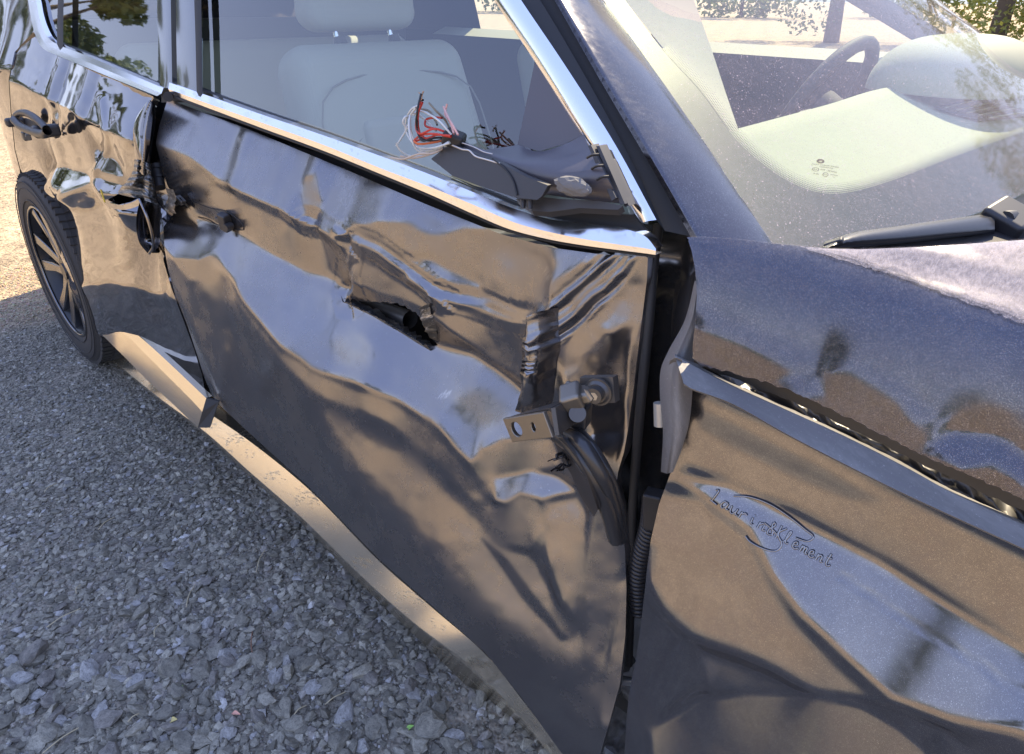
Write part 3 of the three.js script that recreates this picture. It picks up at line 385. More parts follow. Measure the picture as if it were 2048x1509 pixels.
const fenderOpts = {
  name: 'upper_fender', step: 0.0035, hf: false, u0: -0.05, u1: 1.06, v0: 0.40, v1: FL - 0.006, base: fenderBase, w0: 70, wdef: 0.6, pin: (x, y) => 260 * GS(dLine(x, y, [[1374, 474], [1391, 540], [1393, 600], [1388, 660]])[0], 26) + 260 * GS(dLine(x, y, FU.slice(0, 9))[0], 30) + 900 * sst(70, -10, (() => { const q = dLine(x, y, [[1300, 470], [1545, 490], [1650, 512], [1800, 560], [1900, 596], [2048, 652], [2400, 790]]); return q[0] * q[2]; })()),
  inside: (x, y, u, v) => Math.min(sdPoly(x, y, FU) + (y > 700 ? (vn(x * 0.25, y * 0.1) - 0.5) * 7 : 0), 1500 * (fZ(v) - 0.615)),
  regions: RG([
    [[[1390, 600], [1560, 670], [1700, 715], [1800, 760], [1880, 840], [1800, 850], [1640, 770], [1480, 690], [1390, 650]], 14, 26, { w: 3 }],
    [[[1390, 660], [1480, 690], [1600, 750], [1620, 800], [1500, 760], [1390, 715]], -8, 14, { w: 3 }],
    [[[1600, 735], [1700, 740], [1800, 800], [1850, 880], [1780, 895], [1640, 830]], -6, 14, { w: 3 }],
    [[[1560, 760], [1640, 740], [1640, 790], [1600, 800]], 18, 14],
    [[[1860, 900], [1900, 870], [1990, 880], [2048, 920], [2100, 1000], [1990, 920], [1930, 935]], 50, 12],
  ]),
};
const upperFender = panel(fenderOpts);
let fenderPart; { const ff = fenderPart = part('front_fender', upperFender.geo, M.paintDim, car, 'upper front fender skin with dusty top, torn along its crease');
  const g = upperFender.geo.clone(), a = g.attributes.position, n = g.attributes.normal; for (let i = 0; i < a.count; i++) a.setXYZ(i, a.getX(i) + n.getX(i) * 0.0012, a.getY(i) + n.getY(i) * 0.0012, a.getZ(i) + n.getZ(i) * 0.0012);
  part('fender_dust', g, M.dust, ff, 'fine pale dust lying on the fender');
  // sunlit top painted as pale grainy dust, layers ending raggedly where the sun stops
  const TOP = [[1535, 470], [1560, 487], [1650, 511], [1800, 558], [1900, 594], [2048, 650], [2400, 780], [9000, 3200], [9000, -400]];
  for (let k = 0; k < 3; k++) part('bonnet_sunlit_dust', panel({ ...fenderOpts, name: 'dust', off: 0.002 + k * 0.0008, flange: 0.0001, inside: (x, y, u, v) => Math.min(fenderOpts.inside(x, y, u, v), sdPoly(x, y, TOP) - 2 - k * 7 + (fbm(x * 0.09 + k * 9, y * 0.09, 3) - 0.5) * 16) }).geo, M.dustSunlit, ff, 'pale dust layer painting the sunlit top of the fender'); }

const FLW = [[1340, 950], [1362, 905], [1372, 870], [1380, 800], [1384, 760], [1500, 810], [1620, 870], [1740, 930], [1860, 990], [1980, 1060], [2060, 1100], [2400, 1280], [9000, 4780], [9000, 12000], [1236, 4000], [1249, 1509], [1253, 1440], [1258, 1390], [1272, 1320], [1282, 1250], [1290, 1180], [1294, 1140], [1302, 1080], [1318, 1010]];
const lowerFender = panel({
  name: 'lower_fender', step: 0.0032, hf: true, u0: -0.02, u1: 1.06, v0: 0.25, v1: 0.98, base: (x, y) => [x, y, table(FP)(y) - 0.02 * x * x - 0.012], w0: 14,
  inside: (x, y, u, v) => Math.min(sdPoly(x, y, FLW), 1200 * (Math.hypot(u - 0.545, v - 0.30) - 0.345)),
  regions: RG([
    [[[1380, 790], [1600, 880], [1800, 990], [2048, 1120], [2300, 1260], [2300, 1420], [2048, 1290], [1800, 1130], [1600, 1020], [1380, 930], [1340, 960]], -8, 14],
    [[[1380, 800], [1500, 860], [1640, 930], [1760, 1000], [1700, 995], [1560, 940], [1400, 860]], -28, 14],
    [[[1345, 950], [1460, 970], [1600, 1040], [1760, 1120], [1900, 1210], [2048, 1300], [2300, 1460], [2300, 1640], [2048, 1460], [1900, 1440], [1780, 1400], [1700, 1330], [1600, 1230], [1540, 1150], [1500, 1060], [1400, 990]], 33, 24],
    [[[1330, 990], [1400, 1000], [1490, 1070], [1540, 1160], [1590, 1240], [1690, 1340], [1760, 1400], [1640, 1390], [1560, 1340], [1470, 1300], [1380, 1270], [1320, 1210], [1292, 1160]], -9, 20, { w: 2 }],
    [[[1300, 1080], [1330, 1000], [1400, 1010], [1420, 1060], [1380, 1100]], 6, 16],
    [[[1240, 1520], [1258, 1390], [1292, 1190], [1330, 1250], [1400, 1300], [1420, 1360], [1330, 1420], [1290, 1520]], -36, 12],
    [[[1400, 1310], [1520, 1350], [1600, 1390], [1500, 1385], [1420, 1390]], -16, 12],
    [[[1300, 1460], [1400, 1400], [1500, 1388], [1640, 1395], [1760, 1420], [1860, 1509], [1860, 1700], [1300, 1700]], -18, 10, { w: 3 }],
    [[[1700, 1400], [1800, 1420], [1900, 1470], [1960, 1530], [1900, 1540], [1800, 1460]], -38, 10],
  ]),
  bump: (x, y) => { const q = dLine(x, y, [[1680, 1150], [1800, 1230], [1960, 1330], [2048, 1390]]); return -0.0008 * GS(q[0], 4); },
});
const lfPart = part('lower_fender', lowerFender.geo, M.paintFender, car, 'buckled lower front fender skin');
// ---------------------------------------------------------------- pillars, glass, roof and the far side of the shell
M.cream = mat(lin(0.37, 0.37, 0.27), 0.75);
M.seat = mat(lin(0.36, 0.36, 0.31), 0.7);
M.seatSeam = mat(lin(0.2, 0.195, 0.17), 0.8);
M.trimDark = mat(lin(0.05, 0.05, 0.052), 0.7);
M.glass = new THREE.MeshPhysicalMaterial({ color: lin(0.86, 0.95, 0.90), roughness: 0.02, transmission: 1, thickness: 0, ior: 2.2, side: THREE.DoubleSide });
M.glassFront = new THREE.MeshPhysicalMaterial({ color: lin(0.90, 0.97, 0.90), roughness: 0.05, transmission: 1, thickness: 0, ior: 1.5, side: THREE.DoubleSide });
const pxRow = (pl, n, f) => { const c = new THREE.CatmullRomCurve3(pl.map((p) => new THREE.Vector3(p[0], p[1], 0)), false, 'centripetal'); return c.getSpacedPoints(n - 1).map((v, i) => f(v.x, v.y, i / (n - 1))); };
const smoothGeo = (rows, back) => sheet(rows);
// lines of the windscreen pillar, in photo pixels, from the foot up
const PIL = {
  chIn: [[1283, 446], [1160, 265], [1073, 128], [988, 0], [925, -96], [800, -285]], chMid: [[1297, 442], [1182, 275], [1094, 128], [1012, 0], [950, -92], [832, -275]], chOut: [[1313, 440], [1231, 290], [1131, 132], [1042, 0], [985, -88], [873, -260]],
  sealMid: [[1330, 462], [1262, 320], [1166, 145], [1080, 0], [1028, -78], [925, -235]], sealOut: [[1408, 520], [1384, 478], [1303, 335], [1203, 165], [1109, 0], [1062, -82], [965, -250]], glass: [[1580, 540], [1546, 489], [1462, 365], [1330, 170], [1204, 0], [1140, -88], [1000, -280]],
};
PIL.sealTuck = PIL.sealOut.slice(1).map(([x, y]) => [x + 7, y - 3]);
const NP = 40;
const pRow = (k, off) => pxRow(PIL[k], NP, (x, y) => onSide(x, y, off));
const rIn = pRow('chIn', 0.003), rMid = pRow('chMid', 0.013), rOut = pRow('chOut', 0.006);
part('window_frame_trim', sheet([rIn, rMid, rOut]), M.chrome, car, 'bright chrome strip along the windscreen pillar');
const sA = pRow('chOut', -0.004), sB = pRow('sealMid', -0.012), sB2 = pRow('sealMid', -0.022), sC = pRow('sealTuck', -0.026);
part('pillar_seal_and_gap_shade', [strip(sheet([sA, sB])), strip(sheet([sB2, sC]))], M.rubber, car);
const pillA = pRow('sealOut', -0.012);
const pillB = pxRow(PIL.glass, NP, (x, y, t) => onZ(x, y, mix(pillA[0][2] - 0.075, pillA[NP - 1][2] - 0.11, t)));
const lift = (a, b, t, k) => a.map((p, i) => { const q = b[i]; return [mix(p[0], q[0], t) + 0.5 * k, mix(p[1], q[1], t) + k * 0.7, mix(p[2], q[2], t) + 0.4 * k]; });
part('windscreen_pillar', sheet([pillA.map((p) => [p[0] - 0.004, p[1] - 0.004, p[2] - 0.02]), pillA, lift(pillA, pillB, 0.12, 0.004), lift(pillA, pillB, 0.35, 0.009), lift(pillA, pillB, 0.65, 0.008), lift(pillA, pillB, 0.9, 0.003), pillB]), M.paintDim, car, 'dusty black windscreen pillar');
// windscreen: from the pillar line across the car, bowed forwards
const wsAt = (i, w) => { const p = pillB[i], c = 1 - w * w; return [p[0] + 0.11 * c, p[1] + 0.012 * c - 0.004, p[2] * w - 0.0]; };
const WSN = 40, wsRows = [];
for (let i = 0; i < NP; i++) { const r = []; for (let k = 0; k <= WSN; k++) r.push(wsAt(i, 1 - 2 * k / WSN)); wsRows.push(r); }
{ const g = sheet(wsRows); part('windscreen', g, M.glassFront, car, 'dusty laminated windscreen with green tint'); }
// pixel -> windscreen (first meeting with the bowed sheet)
const onScreen = (px, py, off = 0) => { let best = null, bd = 1e9, d = rayOf(px, py); for (let i = 0; i < NP; i++) for (let k = 0; k <= 200; k++) { const p = wsAt(i, 1 - k / 100 * 1), q = toPx(p), e = (q[0] - px) ** 2 + (q[1] - py) ** 2; if (e < bd && p[2] > -0.75) { bd = e; best = p; } }
  const t0 = Math.hypot(best[0] - EYE[0], best[1] - EYE[1], best[2] - EYE[2]) - off; return [EYE[0] + d[0] * t0, EYE[1] + d[1] * t0, EYE[2] + d[2] * t0]; };
const onScreenFine = (px, py, off = 0) => { // refine between sheet rows by bilinear search
  let i = NP / 2, w = 0.3; for (let it = 0; it < 60; it++) { const f = (a, b) => { const i0 = clamp(Math.floor(a), 0, NP - 2), t = a - i0, p = wsAt(i0, b), q = wsAt(i0 + 1, b); return [mix(p[0], q[0], t), mix(p[1], q[1], t), mix(p[2], q[2], t)]; };
    const p = f(i, w), q = toPx(p), qa = toPx(f(i + 0.05, w)), qb = toPx(f(i, w + 0.005)), J = [(qa[0] - q[0]) / 0.05, (qb[0] - q[0]) / 0.005, (qa[1] - q[1]) / 0.05, (qb[1] - q[1]) / 0.005], D = J[0] * J[3] - J[1] * J[2], ex = px - q[0], ey = py - q[1]; i = clamp(i + clamp((J[3] * ex - J[1] * ey) / D, -6, 6), -3, NP - 1.01); w = clamp(w + clamp((-J[2] * ex + J[0] * ey) / D, -0.2, 0.2), -1, 1.05); if (it === 59) { const r = f(i, w), d = rayOf(px, py); return [r[0] - d[0] * off, r[1] - d[1] * off, r[2] - d[2] * off]; } } };
// dark print round the edge of the windscreen, with its fringe of dots, just inside the glass
const CLEAR = [[1246, -5], [1330, 105], [1400, 182], [1459, 262], [1490, 297], [1530, 330], [1570, 358], [1620, 380], [1655, 387], [1700, 384], [1780, 362], [1900, 316], [2048, 262], [2140, 228]];
const FRITOUT = [[1204, -5], [1300, 128], [1375, 235], [1420, 300], [1462, 365], [1490, 405], [1520, 450], [1546, 489], [1600, 500], [1660, 505], [1760, 500], [1900, 492], [2048, 478], [2140, 470]];
{ const n = 60, a = pxRow(CLEAR, n, (x, y) => onScreenFine(x, y, -0.003)), b = pxRow(FRITOUT, n, (x, y) => onScreenFine(x, y, -0.003)), rows = []; for (let k = 0; k <= 6; k++) rows.push(a.map((p, i) => p.map((v, c) => mix(v, b[i][c], k / 6))));
  part('windscreen_border', sheet(rows), M.black, car);
  const P = [], cc = new THREE.CatmullRomCurve3(CLEAR.map((p) => new THREE.Vector3(p[0], p[1], 0)), false, 'centripetal');
  for (let row = 0; row < 6; row++) { const rad = [1.9, 1.7, 1.45, 1.2, 0.95, 0.7][row]; for (let s = 0; s < 260; s++) { const t = 0.12 + 0.86 * (s + (row % 2) * 0.5) / 260, p = cc.getPointAt(t), q = cc.getTangentAt(t), d = (row + 0.6) * 3.5, c = onScreenFine(p.x + q.y * d, p.y - q.x * d, -0.003), sc = 1.0; const e1 = onScreenFine(p.x + q.y * d + rad, p.y - q.x * d, -0.003), e2 = onScreenFine(p.x + q.y * d, p.y - q.x * d + rad, -0.003); const pt = (a) => [0, 1, 2].map((k) => c[k] + (e1[k] - c[k]) * Math.cos(a) * sc + (e2[k] - c[k]) * Math.sin(a) * sc); for (let m = 0; m < 6; m++) P.push(...c, ...pt(m * 1.047), ...pt((m + 1) * 1.047)); } }
  const g = new THREE.BufferGeometry(); g.setAttribute('position', new THREE.Float32BufferAttribute(P, 3)); g.computeVertexNormals(); const d = part('windscreen_border_dots', g, M.black, car); d.userData.kind = 'stuff'; }
// dust lying on the outside of the windscreen
{ const dustA = dataTex(1024, (u, v, i, j) => { const n = 0.5 * tn(u * 5, v * 5, 5) + 0.3 * tn(u * 19, v * 19, 19) + 0.2 * tn(u * 90, v * 90, 90), g = G2[j * 1024 + i], a = 0.05 + 0.13 * n + (g > 0.3 ? 0.7 * g : 0); return [a, a, a]; }, false, [1.3, 1.3]);
  const rows = wsRows.map((r) => r.map((p) => [p[0] + 0.0012, p[1] + 0.0025, p[2]]));
  part('windscreen_dust', sheet(rows), new THREE.MeshStandardMaterial({ color: lin(0.54, 0.44, 0.47), roughness: 1, alphaMap: dustA, transparent: true, side: THREE.DoubleSide }), car, 'pale dust settled on the windscreen'); }

// side windows (below the roof rail), gloss pillar covers, seals
const flat = (name, u0, u1, v0, v1, poly, off, m, label, par = car) => { const p = panel({ name, step: 0.02, hf: true, u0, u1, v0, v1, base: doorBase, regions: [], wdef: 0, off, flange: 0.003, inside: poly }); return part(name, p.geo, m, par, label); };
const BELT = [[338, 165], [517, 227], [650, 272], [857, 348], [1019, 414], [1098, 438], [1257, 462], [1310, 470]];
const FG = [[402, 194], ...BELT.slice(1), [1285, 447], [1160, 266], [1073, 129], [988, 0], [800, -285], [600, -600], [402, -600]];
flat('front_side_window', -1.12, 0.02, 0.95, 1.37, (x, y) => Math.min(sdPoly(x, y, FG)), -0.012, M.glass, 'tinted front side window above the chrome strip', fdPart);
const RGL = [[126, 100], [172, 116], [240, 142], [316, 172], [316, -500], [126, -500]];
flat('rear_side_window', -1.95, -1.05, 0.95, 1.37, (x, y) => sdPoly(x, y, RGL), -0.012, M.glass, 'rear side window mirroring trees', rdPart);
flat('quarter_window', -2.6, -1.4, 0.98, 1.33, (x, y) => sdPoly(x, y, [[70, 10], [84, 60], [98, 82], [115, 92], [115, -500], [10, -500], [60, -100]]), -0.012, M.glass);
const strip2 = (name, L, R, off, m, label) => part(name, sheet([pxRow(L, 24, (x, y) => onSide(x, y, off)), pxRow(L.map((p, i) => [(p[0] + R[i][0]) / 2, (p[1] + R[i][1]) / 2]), 24, (x, y) => onSide(x, y, off + 0.002)), pxRow(R, 24, (x, y) => onSide(x, y, off))]), m, car, label);
strip2('rear_door_pillar_cover', [[320, 176], [315, 60], [313, 0], [311, -220]], [[344, 176], [342, 60], [341, 0], [339, -220]], 0.002, M.blackGloss);
strip2('front_door_pillar_cover', [[354, 178], [352, 60], [351, 0], [350, -220]], [[394, 188], [391, 60], [389, 0], [386, -220]], 0.002, M.blackGloss);
strip2('window_seal', [[393, 190], [390, 60], [388, 0], [385, -220]], [[405, 196], [403, 60], [402, 0], [399, -220]], 0.006, M.rubber);
strip2('window_seal', [[113, 100], [114, 40], [115, 0], [118, -200]], [[126, 104], [126, 40], [127, 0], [129, -200]], 0.006, M.rubber);
part('pillar_seal_and_gap_shade', sheet([pxRow([[322, 205], [330, 100], [330, 0], [330, -220]], 16, (x, y) => onSide(x, y, -0.03)), pxRow([[372, 205], [366, 100], [362, 0], [360, -220]], 16, (x, y) => onSide(x, y, -0.03))]), M.rubber, car);  // black sheet standing for the shade in the gap between the pillar covers

// roof, far side, tail and floor of the shell
{ const roofZ = (x) => 0.60 - 0.05 * sst(-1.8, -3.2, x), rows = []; for (let i = 0; i <= 30; i++) { const x = mix(-0.78, -3.05, i / 30), y = 1.375 + 0.075 * Math.sin(Math.PI * clamp((-0.55 - x) / 2.9, 0, 1)), r = []; for (let k = 0; k <= 20; k++) { const w = 1 - 2 * k / 20; r.push([x, y + 0.03 * (1 - w * w) - (Math.abs(w) === 1 ? 0.05 : 0), roofZ(x) * w * (Math.abs(w) === 1 ? 1.08 : 1)]); } rows.push(r); }
  part('roof', sheet(rows), M.paintClean, car);
  const left = []; for (let j = 0; j <= 16; j++) { const y = mix(0.18, 1.04, j / 16), r = []; for (let i = 0; i <= 40; i++) { const x = mix(0.95, -3.3, i / 40); r.push([x, y, -zSide(Math.min(x, 0.2), y) + (x > 0.6 ? (x - 0.6) ** 2 * 0.4 : 0)]); } left.push(r); }
  part('far_side_panel', sheet(left), M.paintClean, car);
  const pil = (x0, x1, w) => { const a = [], b = []; for (let k = 0; k <= 8; k++) { const y = mix(0.98, 1.38, k / 8), x = mix(x0, x1, k / 8), z = -SIDE(y) + 0.01; a.push([x, y, z]); b.push([x - w, y, z]); } return strip(sheet([a, b])); };
  part('far_pillar', [pil(-1.05, -1.08, 0.12)], M.trimDark, car); part('far_pillar', [pil(-2.05, -2.0, 0.55)], M.trimDark, car); part('far_pillar', [pil(0.0, -0.80, 0.12)], M.trimDark, car);
  const tail = []; for (let j = 0; j <= 12; j++) { const y = mix(0.25, 1.40, j / 12), r = []; for (let k = 0; k <= 12; k++) { const w = 1 - 2 * k / 12; r.push([-3.38 + 0.10 * w * w + 0.32 * sst(0.95, 1.42, y), y, w * (y > 1 ? mix(0.72, 0.6, (y - 1) / 0.4) : 0.74)]); } tail.push(r); }
  part('tailgate', sheet(tail), M.paintClean, car);
  const rp = []; for (let k = 0; k <= 10; k++) { const y = mix(0.99, 1.40, k / 10); rp.push([-2.05 + 0.25 * (k / 10) ** 2, y]); }
  part('rear_pillar', sheet([rp.map(([x, y]) => [x - 0.02 - 0.35 * ((y - 1) / 0.4), y, zSide(-2.0, y) - 0.03]), rp.map(([x, y]) => [x - 0.75, y, zSide(-2.0, y) - 0.13])]), M.paintClean, car);
  part('underbody', [boxAt([-1.2, 0.2, 0], 3.9, 0.06, 1.5), boxAt([0.75, 0.5, 0], 0.05, 0.6, 1.3), boxAt([-3.2, 0.5, 0], 0.05, 0.5, 1.3)], M.black, car);
  // bonnet, a shut line apart from the fender top
  const hood = []; for (let i = 0; i <= 24; i++) { const t = i / 24, r = []; for (let k = 0; k <= 24; k++) { const w = 1 - 2 * k / 24, x0 = 0.50 - 0.16 * w * w, x = mix(x0, 1.3 - 0.22 * w ** 4, t); r.push([x, 1.044 + 0.004 * (1 - w * w) - 0.022 * x - 0.12 * Math.max(0, x - 0.5) ** 2 * 2, 0.608 * w]); } hood.push(r); }
  const hb = part('bonnet', sheet(hood), M.paintDim, car, 'dusty black bonnet'); part('bonnet_sunlit_dust', sheet(hood.map((r) => r.map((p) => [p[0], p[1] + 0.0012, p[2]]))), M.dustSunlit, hb); }
{ const ws = []; for (let k = 0; k <= 30; k++) ws.push(1.04 - 2.08 * k / 30); const at = (dx, dy) => ws.map((w) => { const p = wsAt(0, w); return [p[0] + dx, p[1] + dy, p[2]]; });
  part('front_bumper', (() => { const rows = []; for (let j = 0; j <= 14; j++) { const y = mix(0.2, 1.0, j / 14), r = []; for (let k = 0; k <= 40; k++) { const w = 1 - 2 * k / 40, e = Math.sin(w * Math.PI / 2); r.push([1.06 + 0.34 * Math.sqrt(Math.max(0, 1 - e * e)) ** 0.7 * (1 - 0.35 * sst(0.75, 1.0, y)) + 0.02 * Math.sin(y * 9), y, 0.885 * e]); } rows.push(r); } return sheet(rows); })(), M.pillar, car);
part('cowl', sheet([at(-0.02, 0.004), at(0.01, -0.012), at(0.07, -0.02), at(0.14, -0.02), at(0.2, -0.05)]), M.plastic, car); }

// ---------------------------------------------------------------- cabin
part('cabin_floor', [boxAt([-1.1, 0.3, 0], 2.6, 0.04, 1.45), boxAt([0.02, 0.62, 0], 0.04, 0.66, 1.4), boxAt([-2.35, 0.7, 0], 0.06, 0.8, 1.3)], M.trimDark, car);
{ const inner = (z, s, dy = 0) => { const a = [], b = [], c = []; for (let k = 0; k <= 20; k++) { const x = mix(0.0, -2.2, k / 20); a.push([x, 0.3, z]); b.push([x, 0.94 + dy, z]); c.push([x, 0.965 + dy, z + s * 0.07]); } return [strip(sheet([a, b])), strip(sheet([b, c]))]; };
  const r = inner(0.70, 1), l = inner(-0.70, -1, 0.095); part('door_trim', r[0], M.trimDark, car); part('door_trim', l[0], M.trimDark, car); part('door_sill_trim', r[1], M.trimDark, car); part('door_sill_trim', l[1], M.cream, car, 'pale window sill on the far door');
  part('door_gap_shade', sheet([[[0.02, 0.2, 0.78], [-2.2, 0.2, 0.78]], [[0.02, 0.95, 0.78], [-2.2, 0.95, 0.78]]]), M.black, car); }  // black sheet added behind the doors as shade for the gaps and hole
// headliner
part('headliner', sheet([[[-0.85, 1.35, 0.56], [-2.9, 1.34, 0.5]], [[-0.85, 1.38, 0], [-2.9, 1.37, 0]], [[-0.85, 1.35, -0.56], [-2.9, 1.34, -0.5]]]), M.cream, car);
// a padded slab with rounded edges, bowed front: width along z, height along its own axis
const pad = (w, h, d, bow, top, n = 14) => { const g = new RoundedBoxGeometry(d, h, w, 6, Math.min(d, h) * 0.42), a = g.attributes.position; for (let i = 0; i < a.count; i++) { let x = a.getX(i), y = a.getY(i), z = a.getZ(i); const v = y / h + 0.5, q = z / (w / 2); z *= mix(1, top, v * v); x += bow * (q * q) * sst(0.95, 0.4, v) - 0.01 * Math.sin(v * 6); a.setXYZ(i, x, y, z); } g.computeVertexNormals(); return strip(g); };
const seat = (x, z, name) => { const tilt = 0.30, UPS = 0.055, put = (g, px, py, rz) => { g.rotateZ(rz); g.translate(px, py + UPS, z); return g; };
  const s = part(name, put(pad(0.56, 0.68, 0.13, 0.05, 0.82), x - 0.02, 0.70, tilt), M.seat, car, 'cream leather seat back');
  part('seat_cushion', put(pad(0.50, 0.17, 0.52, 0.0, 1), x + 0.30, 0.44, 0.1), M.seat, s);
  part('seat_insert', put(pad(0.30, 0.46, 0.05, 0.0, 0.8), x + 0.055, 0.66, tilt), mat(lin(0.38, 0.375, 0.33), 0.75), s);
  part('headrest', put(pad(0.30, 0.17, 0.10, 0.015, 0.9), x - 0.165, 1.135, tilt * 0.6), M.seat, s);
  for (const k of [-1, 1]) { part('headrest_post', cylAt([x - 0.115, 1.04, z + k * 0.075], [x - 0.15, 1.15, z + k * 0.075], 0.006), M.chrome, s); part('post_guide', cylAt([x - 0.117, 1.085, z + k * 0.075], [x - 0.12, 1.098, z + k * 0.075], 0.016, 0.012), M.plastic, s); }
  const seam = (pl) => part('seat_seam', tube(pl.map(([u, v]) => { const q = u / 0.28; return [x - 0.02 + 0.066 + 0.05 * q * q * 0.8 - Math.sin(tilt) * v + 0.004, 0.70 + UPS + Math.cos(tilt) * v, z + u]; }), 0.0022, 30, 5), M.seatSeam, s);
  seam([[-0.20, -0.25], [-0.19, 0.0], [-0.15, 0.14], [0, 0.19], [0.15, 0.14], [0.19, 0.0], [0.20, -0.25]]); seam([[-0.24, -0.2], [-0.235, 0.12], [-0.20, 0.25], [0, 0.285], [0.20, 0.25], [0.235, 0.12], [0.24, -0.2]]);
  return s; };
const SX = onZ(755, 150, 0.40)[0];
seat(SX + 0.05, 0.37, 'front_seat'); seat(SX + 0.05, -0.38, 'front_seat');
{ const s = part('rear_seat', (() => { const g = pad(1.2, 0.62, 0.14, 0.02, 0.95); g.rotateZ(0.4); g.translate(-2.15, 0.74, 0); return g; })(), M.seat, car); part('seat_cushion', (() => { const g = pad(1.2, 0.16, 0.5, 0, 1); g.translate(-1.85, 0.46, 0); return g; })(), M.seat, s); }
// dashboard
const DY = 1.035;
{ const back = [[1458, 262], [1560, 235], [1660, 208], [1760, 178], [1850, 165], [2048, 158], [2200, 152]].map(([x, y]) => onY(x, y, DY)), n = 30;
  back.unshift([back[0][0] + 0.004, DY, 0.67]); const b = resample(back, n), rows = []; for (let k = 0; k <= 10; k++) rows.push(b.map((p) => { const t = k / 10, xf = wsAt(0, clamp(p[2] / 0.771, -1, 1))[0] - 0.035; return [mix(p[0], xf, t), p[1] - 0.075 * t - 0.012 * Math.sin(t * Math.PI) , p[2]]; }));
  rows.unshift(b.map((p) => [p[0] - 0.03, p[1] - 0.03, p[2]]), b.map((p) => [p[0] - 0.012, p[1] - 0.006, p[2]])); rows.unshift(b.map((p) => [p[0] - 0.03, p[1] - 0.35, p[2]]));
  part('dashboard', sheet(rows), M.cream, car, 'pale cream dashboard top seen through the windscreen');
  const c = onZ(1935, 150, -0.36), g = new THREE.SphereGeometry(1, 28, 16, 0, 6.2832, 0, 1.5708); { const a = g.attributes.position; for (let i = 0; i < a.count; i++) { const x = a.getX(i), y = a.getY(i), z = a.getZ(i); a.setXYZ(i, Math.sign(x) * Math.abs(x) ** 0.7 * 0.14, y * 0.10, Math.sign(z) * Math.abs(z) ** 0.6 * 0.22); } g.computeVertexNormals(); } g.translate(c[0] - 0.02, DY - 0.01, c[2]);
  part('instrument_hood', g, M.cream, car);
  const dv = (x, y, k = 0.004) => { let p = onY(x, y, 1.0); for (let i = 0; i < 12; i++) { const t = clamp((p[0] + 0.12) / 0.26, 0, 1); p = onY(x, y, DY - 0.075 * t - 0.012 * Math.sin(t * Math.PI) + k); } return p; };
  part('vent_recess', plate([dv(1870, 214), dv(1990, 186), dv(2140, 155), dv(2140, 225), dv(1960, 240)], [0, -0.002, 0]), M.trimDark, car);
  for (let k = 0; k < 5; k++) part('vent_slat', tube([dv(1890 + k * 22, 216 + k * 5, 0.007), dv(2000 + k * 12, 189 + k * 9, 0.007), dv(2140, 156 + k * 14, 0.007)], 0.0016, 10, 5), M.cream, car);
  part('paper_slip', plate([dv(1975, 200, 0.011), dv(2032, 192, 0.011), dv(2040, 202, 0.011), dv(1992, 208, 0.011)], [0, -0.001, 0]), M.cream, car);
  const sw = onZ(1690, 85, -0.36), w = new THREE.TorusGeometry(0.18, 0.016, 10, 40); w.rotateY(Math.PI / 2); w.rotateZ(-0.42); w.translate(sw[0] - 0.03, 0.935, sw[2]); const st = part('steering_wheel', w, M.trimDark, car); part('steering_hub', [cylAt([sw[0] - 0.03, 0.93, sw[2]], [sw[0] + 0.06, 0.90, sw[2]], 0.07, 0.05), boxAt([sw[0] - 0.05, 0.93, sw[2]], 0.02, 0.04, 0.33, 0.008)], M.trimDark, st); }
// inner face of the near windscreen pillar
{ const a = pxRow([[1460, 263], [1400, 180], [1330, 100], [1246, -5], [1120, -170]], 16, (x, y) => onScreenFine(x, y, -0.012)), b = pxRow([[1478, 262], [1450, 180], [1422, 95], [1388, 0], [1330, -150]], 16, (x, y, t) => { const p = a[Math.round(t * 15)]; return onZ(x, y, p[2] - 0.075); });
  part('pillar_trim', sheet([a, a.map((p, i) => p.map((v, c) => mix(v, b[i][c], 0.5) + (c === 2 ? 0.008 : 0))), b]), mat(lin(0.55, 0.49, 0.38), 0.85), car, 'cream trim on the inside of the windscreen pillar'); }
// ---------------------------------------------------------------- chrome strips under the windows
const ribbon = (lists, offs, n = 60) => sheet(lists.map((l, i) => pxRow(l, n, (x, y, t) => onSide(x, y, typeof offs[i] === 'function' ? offs[i](t) : offs[i]))));
const beltT = [[338, 165], [420, 193], [517, 227], [650, 272], [760, 312], [857, 348], [950, 386], [1019, 414], [1098, 438], [1180, 449], [1257, 460], [1292, 474], [1312, 498]];
const beltR = [[336, 178], [418, 208], [517, 243], [650, 291], [760, 336], [857, 373], [950, 411], [1029, 445], [1098, 464], [1167, 478], [1250, 491], [1292, 497], [1312, 502]];
const beltB = [[341, 188], [418, 217], [517, 254], [650, 303], [760, 348], [857, 388], [950, 430], [1020, 459], [1098, 479], [1167, 491], [1250, 502], [1290, 507], [1311, 510]];
const lower = (l, d) => l.map(([x, y]) => [x, y + d]);
